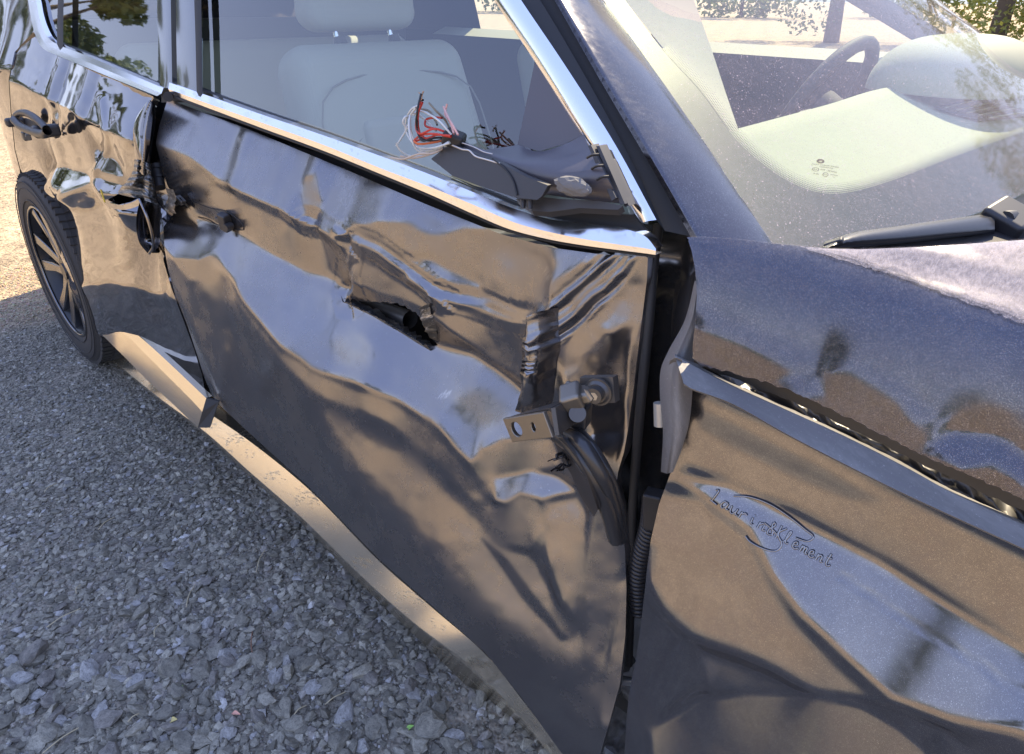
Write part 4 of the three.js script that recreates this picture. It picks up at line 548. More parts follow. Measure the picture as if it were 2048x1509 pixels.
// rows that start from a known edge and turn to mirror given elevations
const facets = (first, off, rest, n = 80) => { const rows = [pxRow(first, n, (x, y, t) => onSide(x, y, typeof off === 'function' ? off(t) : off))]; for (const [l, e] of rest) { const prev = rows[rows.length - 1]; rows.push(pxRow(l, n, (x, y, t) => hitTilt(x, y, prev[Math.round(t * (n - 1))], typeof e === 'function' ? e(t) : e))); } return rows; };
const creased = (rows) => { const out = []; for (let i = 0; i + 1 < rows.length; i++) out.push(strip(sheet([rows[i], rows[i + 1]]))); return out; };
const backOf = (r, d) => r.map((p) => [p[0], p[1], p[2] - d]);
{ const f = facets(beltT, 0.006, [[beltT.map((p, i) => [mix(p[0], beltR[i][0], 0.35), mix(p[1], beltR[i][1], 0.35)]), 58], [beltR, 40], [beltB, -7]], 120); part('belt_trim', [...creased([backOf(f[0], 0.012), f[0]]), strip(sheet([f[0], f[1], f[2]])), ...creased([f[2], f[3], backOf(f[3], 0.012)])], M.chromeWorn, fdPart, 'scratched chrome strip below the front window, bent at its front end'); }
part('belt_seal', ribbon([beltT.map(([x, y]) => [x, y - 13]), beltT.map(([x, y]) => [x, y + 4])], [-0.014, 0.002], 60), M.rubber, fdPart);
part('belt_shade_line', ribbon([lower(beltB, -3), lower(beltB, 1), lower(beltB, 6)], [-0.004, 0.004, 0.001], 60), M.rubber, fdPart);  // black strip drawn as the shadow line under the chrome
const rT = [[45, -70], [70, -5], [77, 30], [85, 55], [98, 78], [120, 91], [172, 111], [240, 140], [326, 176]], rR = [[38, -70], [62, -5], [70, 33], [76, 62], [90, 87], [118, 102], [172, 123], [240, 152], [322, 187]], rB = [[32, -70], [54, -5], [62, 40], [70, 70], [84, 96], [114, 111], [172, 135], [240, 163], [313, 192]];
{ const f = facets(rT, 0.006, [[rR, 48], [rB, 10]], 80); part('belt_trim', [...creased([backOf(f[0], 0.012), f[0], f[1], f[2], backOf(f[2], 0.012)]), plate([f[0][79], f[1][79], f[2][79], backOf(f[2], 0.01)[79]], [0.001, 0, 0])], M.chrome, car, 'chrome strip below the rear windows curving up at its rear end'); }
part('belt_seal', ribbon([rT.map(([x, y]) => [x + 4, y - 8]), rT.map(([x, y]) => [x, y + 2])], [-0.014, 0.0]), M.rubber, car);

// ---------------------------------------------------------------- sill and the loose lower strip of the rear door
const slT = [[225, 690], [330, 765], [425, 832], [500, 884], [618, 980], [759, 1124], [859, 1212], [970, 1309], [1044, 1400], [1126, 1512], [1180, 1610]], slB = [[200, 700], [310, 790], [412, 866], [500, 945], [600, 1033], [741, 1170], [830, 1248], [933, 1326], [1007, 1397], [1100, 1512], [1150, 1600]], slU = [[195, 705], [308, 795], [410, 872], [500, 955], [600, 1045], [730, 1178], [859, 1300], [970, 1410], [1085, 1520], [1130, 1600], [1140, 1620]];
{ const f = facets(slT, -0.012, [[slT.map((p, i) => [mix(p[0], slB[i][0], 0.5), mix(p[1], slB[i][1], 0.5)]), -4], [slB, -6]], 90); const u = pxRow(slU, 90, (x, y, t) => { const p = f[2][Math.round(t * 89)]; return onZ(x, y, p[2] - 0.012); });
  part('sill', [strip(sheet([backOf(f[0], 0.03), f[0]])), strip(sheet(f)), strip(sheet([f[2], u, u.map((p) => [p[0], p[1] - 0.01, p[2] - 0.25])]))], M.sill, car, 'black sill below the doors coated in sandy dust'); }
{ const out = (t) => 0.006 + 0.05 * t; const lt = [[187, 647], [232, 637], [262, 660], [300, 692], [350, 738], [392, 778], [412, 797]], lr = [[187, 648], [224, 645], [256, 674], [294, 712], [342, 760], [384, 802], [404, 824]], lb = [[187, 649], [206, 672], [246, 712], [290, 757], [334, 798], [370, 832], [395, 856]];
  const f = facets(lt, (t) => out(t) + 0.004, [[lr, 2], [lb, -8]], 40), bk = f.map((r) => backOf(r, 0.014));
  const s = part('lower_door_strip', [...creased(f), ...creased([f[2], bk[2], bk[0], f[0]])], M.stripGloss, car, 'glossy moulding strip sprung loose from the rear door');
  part('strip_end', plate([f[0][39], f[1][39], f[2][39], [f[2][39][0] + 0.028, f[2][39][1] + 0.006, f[2][39][2] - 0.016], [f[0][39][0] + 0.026, f[0][39][1] - 0.004, f[0][39][2] - 0.016]], [-0.004, 0, -0.004]), M.black, s, 'open black end of the loose strip'); }
// ---------------------------------------------------------------- hinge pillar behind the door gap, seal, hose
{ const L = [[1240, 440], [1228, 620], [1215, 800], [1205, 1000], [1180, 1250], [1150, 1530]], R = [[1440, 470], [1450, 620], [1460, 800], [1430, 1000], [1400, 1250], [1380, 1530]];
  part('hinge_pillar', ribbon([L, L.map((p, i) => [mix(p[0], R[i][0], 0.35), mix(p[1], R[i][1], 0.35)]), L.map((p, i) => [mix(p[0], R[i][0], 0.55), mix(p[1], R[i][1], 0.55)]), R], [-0.085, -0.085, -0.08, -0.075], 40), M.pillar, car, 'black painted hinge pillar inside the door gap');
  part('door_gap_seal', tube(pxRow([[1318, 448], [1308, 520], [1298, 640], [1284, 780], [1272, 920], [1264, 1050], [1262, 1200], [1258, 1330]], 20, (x, y) => onSide(x, y, -0.05)), 0.0055, 40, 8), M.rubber, car);
  part('jamb_fold', ribbon([[[1352, 560], [1345, 620], [1342, 680], [1345, 720]], [[1372, 560], [1370, 620], [1366, 690], [1362, 730]], [[1392, 540], [1394, 600], [1392, 650], [1386, 715]]], [-0.05, -0.03, -0.008], 16), M.paintClean, car);
  const hose = pxRow([[1308, 1000], [1300, 1060], [1284, 1110], [1276, 1160], [1278, 1220]], 30, (x, y) => onSide(x, y, -0.055)), rings = [];
  for (let k = 0; k < 30; k++) { const a = hose[k], b = hose[Math.min(29, k + 1)], c = hose[Math.max(0, k - 1)], d = V(b).sub(V(c)).normalize(), g = new THREE.TorusGeometry(0.0105, 0.0032, 6, 14); g.applyQuaternion(new THREE.Quaternion().setFromUnitVectors(new THREE.Vector3(0, 0, 1), d)); g.translate(...a); rings.push(strip(g)); }
  part('cable_hose', [...rings, strip(tube(hose, 0.0095, 30, 10))], M.plastic, car, 'ribbed rubber cable hose in the door gap');
  part('hose_plug', boxAt(onSide(1308, 1020, -0.05), 0.022, 0.05, 0.02, 0.003, [0, 0.3, 0.1]), M.plastic, car);
  part('jamb_clip', [boxAt(onSide(1246, 1362, -0.03), 0.03, 0.012, 0.008, 0.002, [0, 0.4, 0.3]), boxAt(onSide(1234, 1374, -0.02), 0.012, 0.02, 0.006, 0.002)], M.steel, car); }

// ---------------------------------------------------------------- torn door hinge: bracket, bolt plate, link
const dU = (x, y, o) => onSide(x, y, o);
{ const face = [[1015, 836], [1102, 818], [1110, 871], [1029, 881]].map(([x, y]) => dU(x, y, 0.075)), sh = new THREE.Shape();
  // bracket face with two holes, drawn in its own plane
  const o = V(face[3]), ex = V(face[2]).sub(o), ey = V(face[0]).sub(o), nn = ex.clone().cross(ey).normalize(); const w = ex.length(), hh = ey.length(); ex.normalize(); ey.addScaledVector(ex, -ey.dot(ex)).normalize();
  sh.moveTo(0.001, 0); sh.lineTo(w, 0); sh.lineTo(w, hh); sh.lineTo(0, hh); sh.closePath(); const h1 = new THREE.Path(); h1.absellipse(w * 0.24, hh * 0.5, 0.0078, 0.0085, 0, Math.PI * 2); sh.holes.push(h1); const h2 = new THREE.Path(); h2.absellipse(w * 0.66, hh * 0.5, 0.0032, 0.0055, 0, Math.PI * 2, false, -0.2); sh.holes.push(h2);
  const g = new THREE.ExtrudeGeometry(sh, { depth: 0.004, bevelEnabled: true, bevelSize: 0.0006, bevelThickness: 0.0006, bevelSegments: 1, curveSegments: 20 }); g.applyMatrix4(new THREE.Matrix4().makeBasis(ex, ey, nn)); g.translate(o.x, o.y, o.z);
  const br = part('hinge_bracket', strip(g), M.bracket, car, 'bent steel hinge bracket with a round hole');
  part('bracket_side', plate([dU(1102, 817, 0.076), dU(1138, 798, 0.03), dU(1152, 842, 0.03), dU(1110, 872, 0.076)], [0.002, 0, -0.004]), M.darkSteel, br);
  part('bracket_top', plate([dU(1016, 835, 0.074), dU(1075, 816, 0.05), dU(1138, 797, 0.028), dU(1102, 816, 0.075)], [0, -0.003, 0]), M.darkSteel, br);
  const lk = part('hinge_link', [boxAt(dU(1144, 794, 0.04), 0.022, 0.02, 0.026, 0.004, [0.3, 0.7, 0.25]), boxAt(dU(1166, 790, 0.032), 0.022, 0.013, 0.022, 0.004, [0.1, 0.4, 0.35]), boxAt(dU(1136, 786, 0.036), 0.012, 0.016, 0.02, 0.003, [0.5, 0.2, -0.3])], M.bracket, car);
  part('link_pin', [cylAt(dU(1153, 826, 0.012), dU(1155, 828, 0.046), 0.0085, 0.0085, 20), boxAt(dU(1155, 828, 0.02), 0.026, 0.026, 0.02, 0.004, [0, 0.3, 0])], M.darkSteel, lk);
  part('fracture_face', plate([dU(1168, 779, 0.056), dU(1176, 782, 0.055), dU(1186, 797, 0.05), dU(1182, 803, 0.05), dU(1174, 796, 0.055)], [0, -0.001, -0.002]), M.steel, lk, 'bright broken edge of the hinge link');
  const bp = part('bolt_plate', plate([[1159, 756], [1226, 755], [1230, 806], [1190, 808], [1162, 800]].map(([x, y]) => dU(x, y, 0.02)), [0, 0, -0.008]), M.darkSteel, car);
  const bc = dU(1198, 783, 0.022), n2 = new THREE.Vector3(0.25, 0.05, 1).normalize(), at = (k) => [bc[0] + n2.x * k, bc[1] + n2.y * k, bc[2] + n2.z * k];
  const bo = part('hinge_bolt', [cylAt(at(0), at(0.003), 0.0145, 0.0145, 28), cylAt(at(0.003), at(0.006), 0.0125, 0.010, 24), cylAt(at(0.006), at(0.013), 0.0082, 0.0082, 20)], M.darkSteel, bp); part('bolt_socket', cylAt(at(0.0131), at(0.0134), 0.0045, 0.0045, 6), M.steel, bo); }
// folded rubber and seal hanging below the hinge
{ const ln = (pts, r, m, name) => part(name, tube(pts.map(([x, y, o]) => dU(x, y, o)), r, 40, 8), m, car);
  ln([[1112, 868, 0.03], [1150, 900, 0.05], [1185, 950, 0.05], [1212, 1010, 0.04], [1232, 1080, 0.02]], 0.0085, M.rubberGloss, 'torn_seal');
  ln([[1130, 866, 0.03], [1165, 890, 0.055], [1200, 945, 0.052], [1226, 1010, 0.03], [1240, 1080, 0.01]], 0.0075, M.rubberGloss, 'torn_seal');
  ln([[1148, 858, 0.02], [1180, 890, 0.04], [1214, 945, 0.04], [1236, 1010, 0.02], [1246, 1070, 0.0]], 0.006, M.rubberGloss, 'torn_seal');
  part('torn_flap', ribbon([[[1108, 880], [1120, 915], [1140, 945], [1160, 990], [1188, 1035]], [[1125, 875], [1150, 910], [1172, 950], [1186, 990], [1196, 1020]], [[1145, 875], [1172, 905], [1194, 945], [1202, 985], [1204, 1015]]], [0.035, 0.06, 0.045], 30), M.plastic, fdPart, 'ragged black flap torn open below the hinge'); 
  SEED = 77; for (let k = 0; k < 10; k++) { const x = rr(1112, 1150), y = rr(905, 945); part('torn_shred', tube([dU(x, y, 0.04), dU(x + rr(-16, 4), y + rr(2, 12), 0.05), dU(x + rr(-24, 2), y + rr(4, 16), 0.055)], rr(0.0008, 0.002), 8, 4), M.plastic, car); } }

// ---------------------------------------------------------------- broken mirror foot in the window corner, with its wires
{ const pl = (name, pts, off, th, m, par, label) => part(name, plate(pts.map(([x, y, o]) => dU(x, y, o ?? off)), th), m, par ?? car, label);
  pl('sail_panel', [[1070, 122], [1120, 192], [1170, 268], [1130, 288], [1078, 303], [1035, 290]], 0.002, [0, 0, -0.004], M.plasticSoft, car, 'smooth dark corner panel of the front window');
  const q = part('mirror_foot', sheet([pxRow([[1036, 290], [1076, 303], [1130, 288], [1168, 269]], 24, (x, y) => dU(x, y, 0.006)), pxRow([[968, 300], [1040, 322], [1120, 316], [1180, 300]], 24, (x, y, t) => dU(x, y, 0.024 + 0.012 * Math.sin(t * 5))), pxRow([[928, 284], [1020, 330], [1110, 345], [1205, 338]], 24, (x, y) => dU(x, y, 0.04)), pxRow([[900, 300], [1000, 348], [1100, 372], [1225, 375]], 24, (x, y) => dU(x, y, 0.034)), pxRow([[905, 330], [1010, 372], [1110, 392], [1245, 408]], 24, (x, y) => dU(x, y, 0.008))]), M.plasticSoft, car, 'broken plastic foot of the missing door mirror');
  pl('broken_shell', [[862, 318], [884, 300], [886, 287], [905, 290], [960, 312], [1000, 326], [1048, 352], [1096, 371], [1084, 392], [1074, 400], [1032, 396], [960, 372], [905, 352]], 0.05, [0, 0, -0.006], M.plastic, q, 'dark broken mirror housing with a pale fracture edge');
  part('fracture_edge', tube([[886, 286], [905, 291], [925, 299], [938, 301], [950, 312], [972, 319], [1000, 327]].map(([x, y]) => dU(x, y, 0.051)), 0.0009, 30, 5), M.foam, q, 'pale fractured plastic edge');
  part('fracture_edge', tube([[890, 283], [915, 284], [945, 293], [968, 304], [985, 308]].map(([x, y]) => dU(x, y, 0.046)), 0.0006, 30, 5), M.foam, q);
  part('crack', tube([[985, 318], [1010, 338], [1026, 362], [1034, 390]].map(([x, y]) => dU(x, y, 0.0512)), 0.0011, 20, 4), M.black, q);
  pl('foot_rib', [[1176, 292], [1182, 290], [1232, 396], [1224, 402]], 0.032, [0, 0, -0.012], M.plastic, q); pl('foot_rib', [[1192, 292], [1199, 292], [1250, 408], [1241, 410]], 0.028, [0, 0, -0.012], M.plastic, q); pl('foot_rib', [[1206, 320], [1216, 322], [1258, 412], [1250, 414]], 0.024, [0, 0, -0.012], M.plastic, q);
  for (const [x, y] of [[1186, 312], [1195, 334], [1206, 356]]) part('foot_clip', tube([dU(x - 12, y + 4, 0.04), dU(x, y - 2, 0.043), dU(x + 12, y - 3, 0.04)], 0.0012, 6, 4), M.black, q);
  { SEED = 31; const g = new THREE.IcosahedronGeometry(1, 3), a = g.attributes.position, c = dU(1145, 373, 0.046); for (let i = 0; i < a.count; i++) { const x = a.getX(i), y = a.getY(i), z = a.getZ(i), s = 0.75 + 0.5 * fbm(x * 3 + 7, y * 3 + z * 2); a.setXYZ(i, c[0] + x * s * 0.021, c[1] + y * s * 0.009, c[2] + z * s * 0.008); } g.computeVertexNormals(); part('foam_lump', strip(g), mat(lin(0.17, 0.165, 0.16), 0.95), q, 'crumbled grey foam in the broken foot'); }
  pl('foot_base', [[1032, 398], [1060, 392], [1120, 398], [1200, 402], [1246, 412], [1236, 420], [1160, 416], [1100, 424], [1064, 422]], 0.03, [0, -0.006, -0.004], M.plastic, q);
  for (const [x, y] of [[1046, 408], [1060, 410]]) part('foot_peg', cylAt(dU(x, y - 8, 0.04), dU(x, y + 9, 0.04), 0.003, 0.0025, 8), M.plastic, q);
  part('corner_shade_sheet', plate([[900, 352], [1000, 392], [1060, 418], [1150, 424], [1265, 430], [1300, 470], [1180, 452], [1060, 428]].map(([x, y]) => dU(x, y, -0.006)), [0, 0, -0.004]), M.rubber, q);  // dark sheet painted in as the shade of the corner cavity
  part('wire_socket', boxAt(dU(908, 278, 0.046), 0.024, 0.016, 0.02, 0.004, [0.2, 0.5, -0.4]), M.black, q);
  const wires = [
    ['red', [[900, 268], [870, 258], [840, 268], [832, 250], [838, 215], [843, 196]]], ['red', [[902, 272], [875, 270], [850, 276], [838, 262], [836, 230], [845, 205]]], ['black', [[900, 275], [868, 282], [842, 276], [833, 250], [835, 220], [842, 188]]],
    ['orange', [[900, 278], [868, 285], [838, 288], [828, 283]]], ['red', [[902, 274], [868, 268], [840, 272], [828, 283], [842, 279]]], ['white', [[898, 284], [868, 300], [840, 298], [824, 270], [820, 235], [832, 215]]], ['white', [[896, 288], [860, 304], [836, 302], [822, 276], [818, 246], [826, 225], [845, 235], [872, 262]]],
    ['cream', [[894, 292], [868, 306], [838, 308], [808, 318], [782, 315]]], ['pink', [[916, 270], [905, 250], [896, 235], [887, 214]]], ['red', [[880, 260], [850, 250], [852, 240], [872, 235], [884, 236]]], ['grey', [[838, 218], [858, 222], [870, 240], [874, 250]]], ['white', [[822, 262], [806, 246], [810, 234], [820, 236], [812, 260], [792, 292]]], ['white', [[900, 286], [866, 296], [832, 292], [812, 262], [812, 240], [824, 218], [836, 212]]], ['white', [[898, 290], [850, 310], [820, 312], [800, 300], [792, 286]]], ['grey', [[904, 268], [890, 240], [872, 222], [858, 206]]], ['white', [[903, 270], [880, 244], [860, 230], [838, 222], [826, 230]]], ['pink', [[908, 268], [900, 244], [890, 226], [894, 208]]], ['cream', [[897, 290], [862, 308], [826, 316], [800, 312]]], ['black', [[903, 277], [870, 276], [846, 282], [836, 268], [834, 240], [838, 205], [846, 200]]],
  ];
  const wm = { red: [0.6, 0.05, 0.03], black: [0.02, 0.02, 0.02], orange: [0.7, 0.16, 0.04], white: [0.62, 0.64, 0.62], cream: [0.55, 0.45, 0.36], pink: [0.75, 0.42, 0.36], grey: [0.2, 0.17, 0.12] }, wmat = {};
  wires.forEach(([c, p], i) => { wmat[c] ??= mat(lin(...wm[c]), 0.45); part('wire', tube(p.map(([x, y], k) => dU(x, y, 0.052 + 0.012 * Math.sin(i * 1.7 + k * 1.1))), 0.00125, 50, 5), wmat[c], q, c === 'black' ? undefined : 'torn ' + c + ' mirror wire'); });
  SEED = 5; for (let k = 0; k < 7; k++) part('wire_strand', tube([dU(843, 200, 0.055), dU(843 + rr(-3, 3), 192, 0.056), dU(843 + rr(-6, 6), rr(180, 190), 0.057)], 0.0004, 6, 3), M.copper, q); }

// ---------------------------------------------------------------- torn fender edge: ledge strip, crumpled flange, ragged seam
{ const lT = [[1350, 712], [1365, 720], [1461, 771], [1573, 821], [1685, 872], [1797, 928], [1909, 988], [2048, 1051], [2200, 1122]], lB = [[1368, 768], [1380, 776], [1461, 806], [1573, 868], [1685, 926], [1797, 982], [1909, 1034], [2048, 1098], [2200, 1170]], mid = (k) => lT.map((p, i) => [mix(p[0], lB[i][0], k), mix(p[1], lB[i][1], k)]);
  const lg = [strip(ribbon([lower(lT, -8), lT], [-0.02, 0.024], 60)), strip(ribbon([lT, mid(0.5), lB], [0.024, 0.038, 0.052], 60)), strip(ribbon([lB, lower(lB, 3)], [0.052, 0.035], 60))];
  part('fender_ledge', lg, M.matteDust, fenderPart, 'matte grey folded ledge below the tear in the fender');
  const wavy = (t) => 0.004 + 0.018 * fbm(t * 30, 3) - 0.014 * t, n = 90; SEED = 3;
  const bot = lower(lT.slice(1), 4), tr = TEAR.slice(0, 11), up = resample(tr.map((p) => [p[0], p[1], 0]), bot.length), top = bot.map((p, i) => [mix(up[i][0], p[0], 0.45), mix(up[i][1], p[1], 0.45)]);
  const jit = (l, s, a) => pxRow(l, n, (x, y, t) => dU(x, y + a * (fbm(t * 40 + s, s) - 0.5), -0.014 + 0.03 * (fbm(t * 22 + s * 3, s) - 0.5)));
  part('torn_seam', sheet([jit(top, 1, 10), jit(top.map((p, i) => [mix(p[0], bot[i][0], 0.35), mix(p[1], bot[i][1], 0.35)]), 2, 14), jit(top.map((p, i) => [mix(p[0], bot[i][0], 0.7), mix(p[1], bot[i][1], 0.7)]), 4, 12), jit(bot, 6, 5)]), M.darkSteel, fenderPart, 'ragged dark seam torn through the fender crease');
  part('tear_shade_sheet', ribbon([up.map((p) => [p[0], p[1] - 22]), lower(bot, 12)], [-0.06, -0.06], 30), M.plastic, car);  // black sheet behind the tear paints the shade inside it
  part('fender_flange', ribbon([[[1390, 560], [1370, 640], [1338, 700], [1322, 738], [1320, 790], [1326, 860], [1322, 944]], [[1396, 570], [1384, 640], [1356, 706], [1346, 735], [1342, 800], [1344, 870], [1334, 948]], [[1394, 620], [1390, 660], [1372, 715], [1366, 740], [1364, 800], [1366, 860], [1346, 945]], [[1396, 650], [1394, 690], [1388, 724], [1386, 752], [1384, 800], [1378, 850], [1362, 905]]], [-0.012, 0.012, 0.004, -0.012], 40), M.matteDust, fenderPart, 'crumpled grey flange at the rear edge of the fender');
  part('flange_curl', ribbon([[[1340, 722], [1352, 716], [1364, 720]], [[1338, 730], [1352, 724], [1366, 732]]], [0.03, 0.022], 12), M.matteDust, fenderPart);
  part('side_marker', [cylAt(dU(1319, 806, -0.016), dU(1320, 852, -0.016), 0.006, 0.006, 14)], M.clearPlastic, car, 'small clear lamp behind the fender flange'); }
// script badge pressed on the fender
{ const lu = (x, y, o = 0.0012) => lowerFender.under(x, y, o);
  const base = (s, h) => [mix(1420, 1662, s) + h * 12 + 8 * Math.sin(s * 3.14), mix(1002, 1136, s) - h * 25 + 6 * Math.sin(s * 3.14)];
  const glyph = { // strokes in letter space (x right, y up), cursive
    L: [[[0.1, 0.9], [0.35, 1.0], [0.3, 0.5], [0.15, 0.05], [0.05, 0.12], [0.3, 0.08], [0.8, 0.02]]], a: [[[0.7, 0.5], [0.3, 0.5], [0.1, 0.2], [0.3, 0], [0.6, 0.2], [0.72, 0.5], [0.68, 0.08], [0.95, 0.1]]], u: [[[0.05, 0.5], [0.1, 0.1], [0.35, 0], [0.65, 0.3], [0.7, 0.5], [0.68, 0.08], [0.95, 0.1]]], r: [[[0.05, 0], [0.15, 0.5], [0.2, 0.35], [0.5, 0.5], [0.75, 0.42]]], i: [[[0.3, 0.5], [0.35, 0.08], [0.6, 0.05]], [[0.4, 0.7], [0.43, 0.73]]], n: [[[0.05, 0], [0.12, 0.5], [0.15, 0.3], [0.45, 0.5], [0.62, 0.4], [0.65, 0.05], [0.95, 0.1]]], '&': [[[0.8, 0.05], [0.3, 0.75], [0.4, 0.95], [0.6, 0.8], [0.15, 0.3], [0.2, 0.02], [0.6, 0.05], [0.8, 0.4]]], K: [[[0.2, 1.0], [0.15, 0]], [[0.8, 1.0], [0.22, 0.45], [0.8, 0.0], [1.0, 0.05]]], l: [[[0.1, 0.1], [0.4, 0.8], [0.35, 1.0], [0.2, 0.8], [0.3, 0.05], [0.6, 0.1]]], e: [[[0.1, 0.25], [0.5, 0.3], [0.45, 0.5], [0.15, 0.4], [0.15, 0.08], [0.45, 0], [0.8, 0.15]]], m: [[[0.03, 0], [0.1, 0.5], [0.12, 0.3], [0.3, 0.5], [0.38, 0.4], [0.4, 0.05], [0.45, 0.35], [0.65, 0.5], [0.72, 0.4], [0.75, 0.05], [1, 0.1]]], t: [[[0.4, 0.9], [0.35, 0.1], [0.6, 0.02], [0.85, 0.15]], [[0.1, 0.6], [0.75, 0.62]]] };
  const word = 'Laurin&Klement', strokes = []; [...word].forEach((c, i) => { const s0 = i / word.length, w = 1 / word.length; for (const st of glyph[c]) strokes.push(st.map(([x, y]) => base(s0 + x * w * 0.95, y))); });
  const bd = part('script_badge', strokes.map((s) => strip(tube(s.map(([x, y]) => lu(x, y)), 0.0011, s.length * 5, 5))), M.badge, car, 'raised script badge on the fender');
  part('badge_flourish', [[[1468, 992], [1500, 994], [1540, 1008], [1580, 1034], [1612, 1060], [1628, 1074], [1616, 1083], [1592, 1076]], [[1530, 1046], [1552, 1066], [1564, 1088], [1552, 1102], [1524, 1096], [1500, 1082], [1492, 1072]]].map((s) => strip(tube(s.map(([x, y]) => lu(x, y)), 0.0011, 40, 5))), M.badge, bd); }
// curled lips of the hole in the front door, and what shows inside it
{ const fu = (x, y, o) => frontDoor.under(x, y, o), lo = [[690, 600], [722, 616], [752, 631], [782, 649], [808, 664], [836, 682], [862, 697]], n = 60; SEED = 8;
  const r0 = pxRow(lo, n, (x, y) => fu(x - 1, y + 5, 0.001)), r1 = pxRow(lo, n, (x, y, t) => fu(x + 2 * (fbm(t * 30, 2) - 0.5), y - 2 - 9 * fbm(t * 24, 5, 3), 0.006 + 0.008 * fbm(t * 18, 9)));
  part('hole_lip', sheet([r0, r1]), M.scuffed, car, 'curled torn edge of the hole in the front door');
  const w = (l, o, s) => pxRow(l, 24, (x, y, t) => { const p = fu(x, y, 0.0); return [p[0], p[1], p[2] + o + 0.012 * (fbm(t * 9 + s, s * 3) - 0.5)]; });
  part('crumpled_metal', sheet([w([[842, 622], [848, 650], [866, 676]], 0.0, 1), w([[850, 612], [858, 645], [874, 676]], 0.01, 2), w([[860, 606], [868, 640], [880, 684]], 0.002, 3)]), M.scuffed, car, 'crumpled bare metal at the end of the hole');
  part('door_beam', tube([onSide(640, 570, -0.085), onSide(740, 610, -0.09), onSide(820, 640, -0.085)], 0.014, 20, 12), M.darkSteel, fdPart); }
// upright fold of door skin squeezed up beside the hinge
{ const fu = (x, y, o) => frontDoor.under(x, y, o), row = (l, o, s) => pxRow(l, 48, (x, y, t) => { const p = fu(x + 5 * (fbm(t * 5 + s, s) - 0.5), y, 0); return [p[0] + 0.003 * (fbm(t * 7, s * 2) - 0.5), p[1], p[2] + o * (0.75 + 0.5 * fbm(t * 4 + s, 4)) + 0.004 * (fbm(t * 6 + s * 5, s) - 0.5)]; });
  part('squeezed_fold', sheet([row([[1072, 625], [1068, 690], [1062, 760], [1054, 800]], 0.0, 1), row([[1080, 622], [1076, 690], [1071, 760], [1062, 806]], 0.026, 2), row([[1092, 618], [1092, 690], [1086, 765], [1078, 812]], 0.030, 3), row([[1104, 612], [1108, 690], [1102, 765], [1094, 812]], 0.024, 4), row([[1116, 615], [1120, 690], [1112, 765], [1106, 806]], 0.0, 5)]), M.paintDoor, fdPart, 'upright fold of scraped door skin beside the hinge'); }
// ---------------------------------------------------------------- wiper
{ const os = (x, y, o) => onScreenFine(x, y, o), row = (l, o) => pxRow(l, 24, (x, y) => os(x, y, o));
  const w = part('wiper', [strip(sheet([row([[1646, 494], [1690, 470], [1800, 452], [1900, 438], [1990, 426]], 0.012), row([[1650, 496], [1692, 476], [1800, 459], [1900, 446], [1990, 434]], 0.03), row([[1652, 497], [1696, 490], [1800, 480], [1900, 468], [1990, 458]], 0.03), row([[1650, 498], [1700, 496], [1800, 488], [1900, 476], [1990, 466]], 0.004)]))], M.rubberGloss, car, 'black windscreen wiper resting above the bonnet');
  part('wiper_arm', [boxAt(os(2020, 437, 0.035), 0.05, 0.022, 0.05, 0.006, [0.2, -0.2, -0.3]), cylAt(os(2010, 440, 0.04), os(2140, 428, 0.04), 0.010, 0.012, 12)], M.plastic, w);
  part('wiper_tip', boxAt(os(1668, 486, 0.02), 0.018, 0.006, 0.012, 0.002, [0, 0.3, 0.5]), M.plastic, w); }
// ---------------------------------------------------------------- windscreen stamp: emblem and type lines
{ const cv = document.createElement('canvas'); cv.width = 256; cv.height = 256; const c = cv.getContext('2d'); c.fillStyle = '#fff'; c.fillRect(0, 0, 256, 256); c.fillStyle = c.strokeStyle = '#000'; c.lineWidth = 5; c.beginPath(); c.arc(70, 44, 30, 0, 6.3); c.fill(); c.fillStyle = '#fff'; c.beginPath(); c.moveTo(52, 52); c.lineTo(88, 30); c.lineTo(78, 44); c.lineTo(90, 48); c.lineTo(74, 52); c.lineTo(80, 60); c.closePath(); c.fill(); c.fillStyle = '#000'; c.font = 'bold 19px sans-serif'; c.textAlign = 'left'; c.fillText('SAINT-GOBAIN SEKURIT', 8, 100); c.fillText('LAMINATED', 70, 126); c.font = 'bold 24px sans-serif'; c.beginPath(); c.arc(42, 160, 24, 0, 6.3); c.stroke(); c.fillText('E2', 26, 168); c.fillText('43R - 001036', 76, 162); c.beginPath(); c.arc(130, 204, 22, 0, 6.3); c.stroke(); c.font = 'bold 17px sans-serif'; c.fillText('CCC', 111, 210); c.fillText('M 487', 30, 222); c.fillText('E000251', 170, 196); c.fillText('S..', 200, 220);
  const img = c.getImageData(0, 0, 256, 256).data, d = new Uint8Array(256 * 256 * 4); for (let y = 0; y < 256; y++) for (let x = 0; x < 256; x++) { const s = ((255 - y) * 256 + x) * 4, k = (y * 256 + x) * 4, v = 255 - img[s]; d[k] = d[k + 1] = d[k + 2] = v; d[k + 3] = 255; }
  const t = new THREE.DataTexture(d, 256, 256); t.magFilter = THREE.LinearFilter; t.minFilter = THREE.LinearFilter; t.needsUpdate = true;
  const q = [[1624, 314], [1690, 322], [1678, 364], [1618, 352]].map(([x, y]) => onScreenFine(x, y, 0.0015));
  const g = new THREE.BufferGeometry(); g.setAttribute('position', new THREE.Float32BufferAttribute([...q[3], ...q[2], ...q[1], ...q[0]], 3)); g.setAttribute('uv', new THREE.Float32BufferAttribute([0, 0, 1, 0, 1, 1, 0, 1], 2)); g.setIndex([0, 1, 2, 0, 2, 3]); g.computeVertexNormals();
  part('glass_stamp', g, new THREE.MeshStandardMaterial({ color: lin(0.02, 0.02, 0.02), roughness: 0.8, alphaMap: t, transparent: true, side: THREE.DoubleSide }), car, 'small printed maker stamp on the windscreen'); }

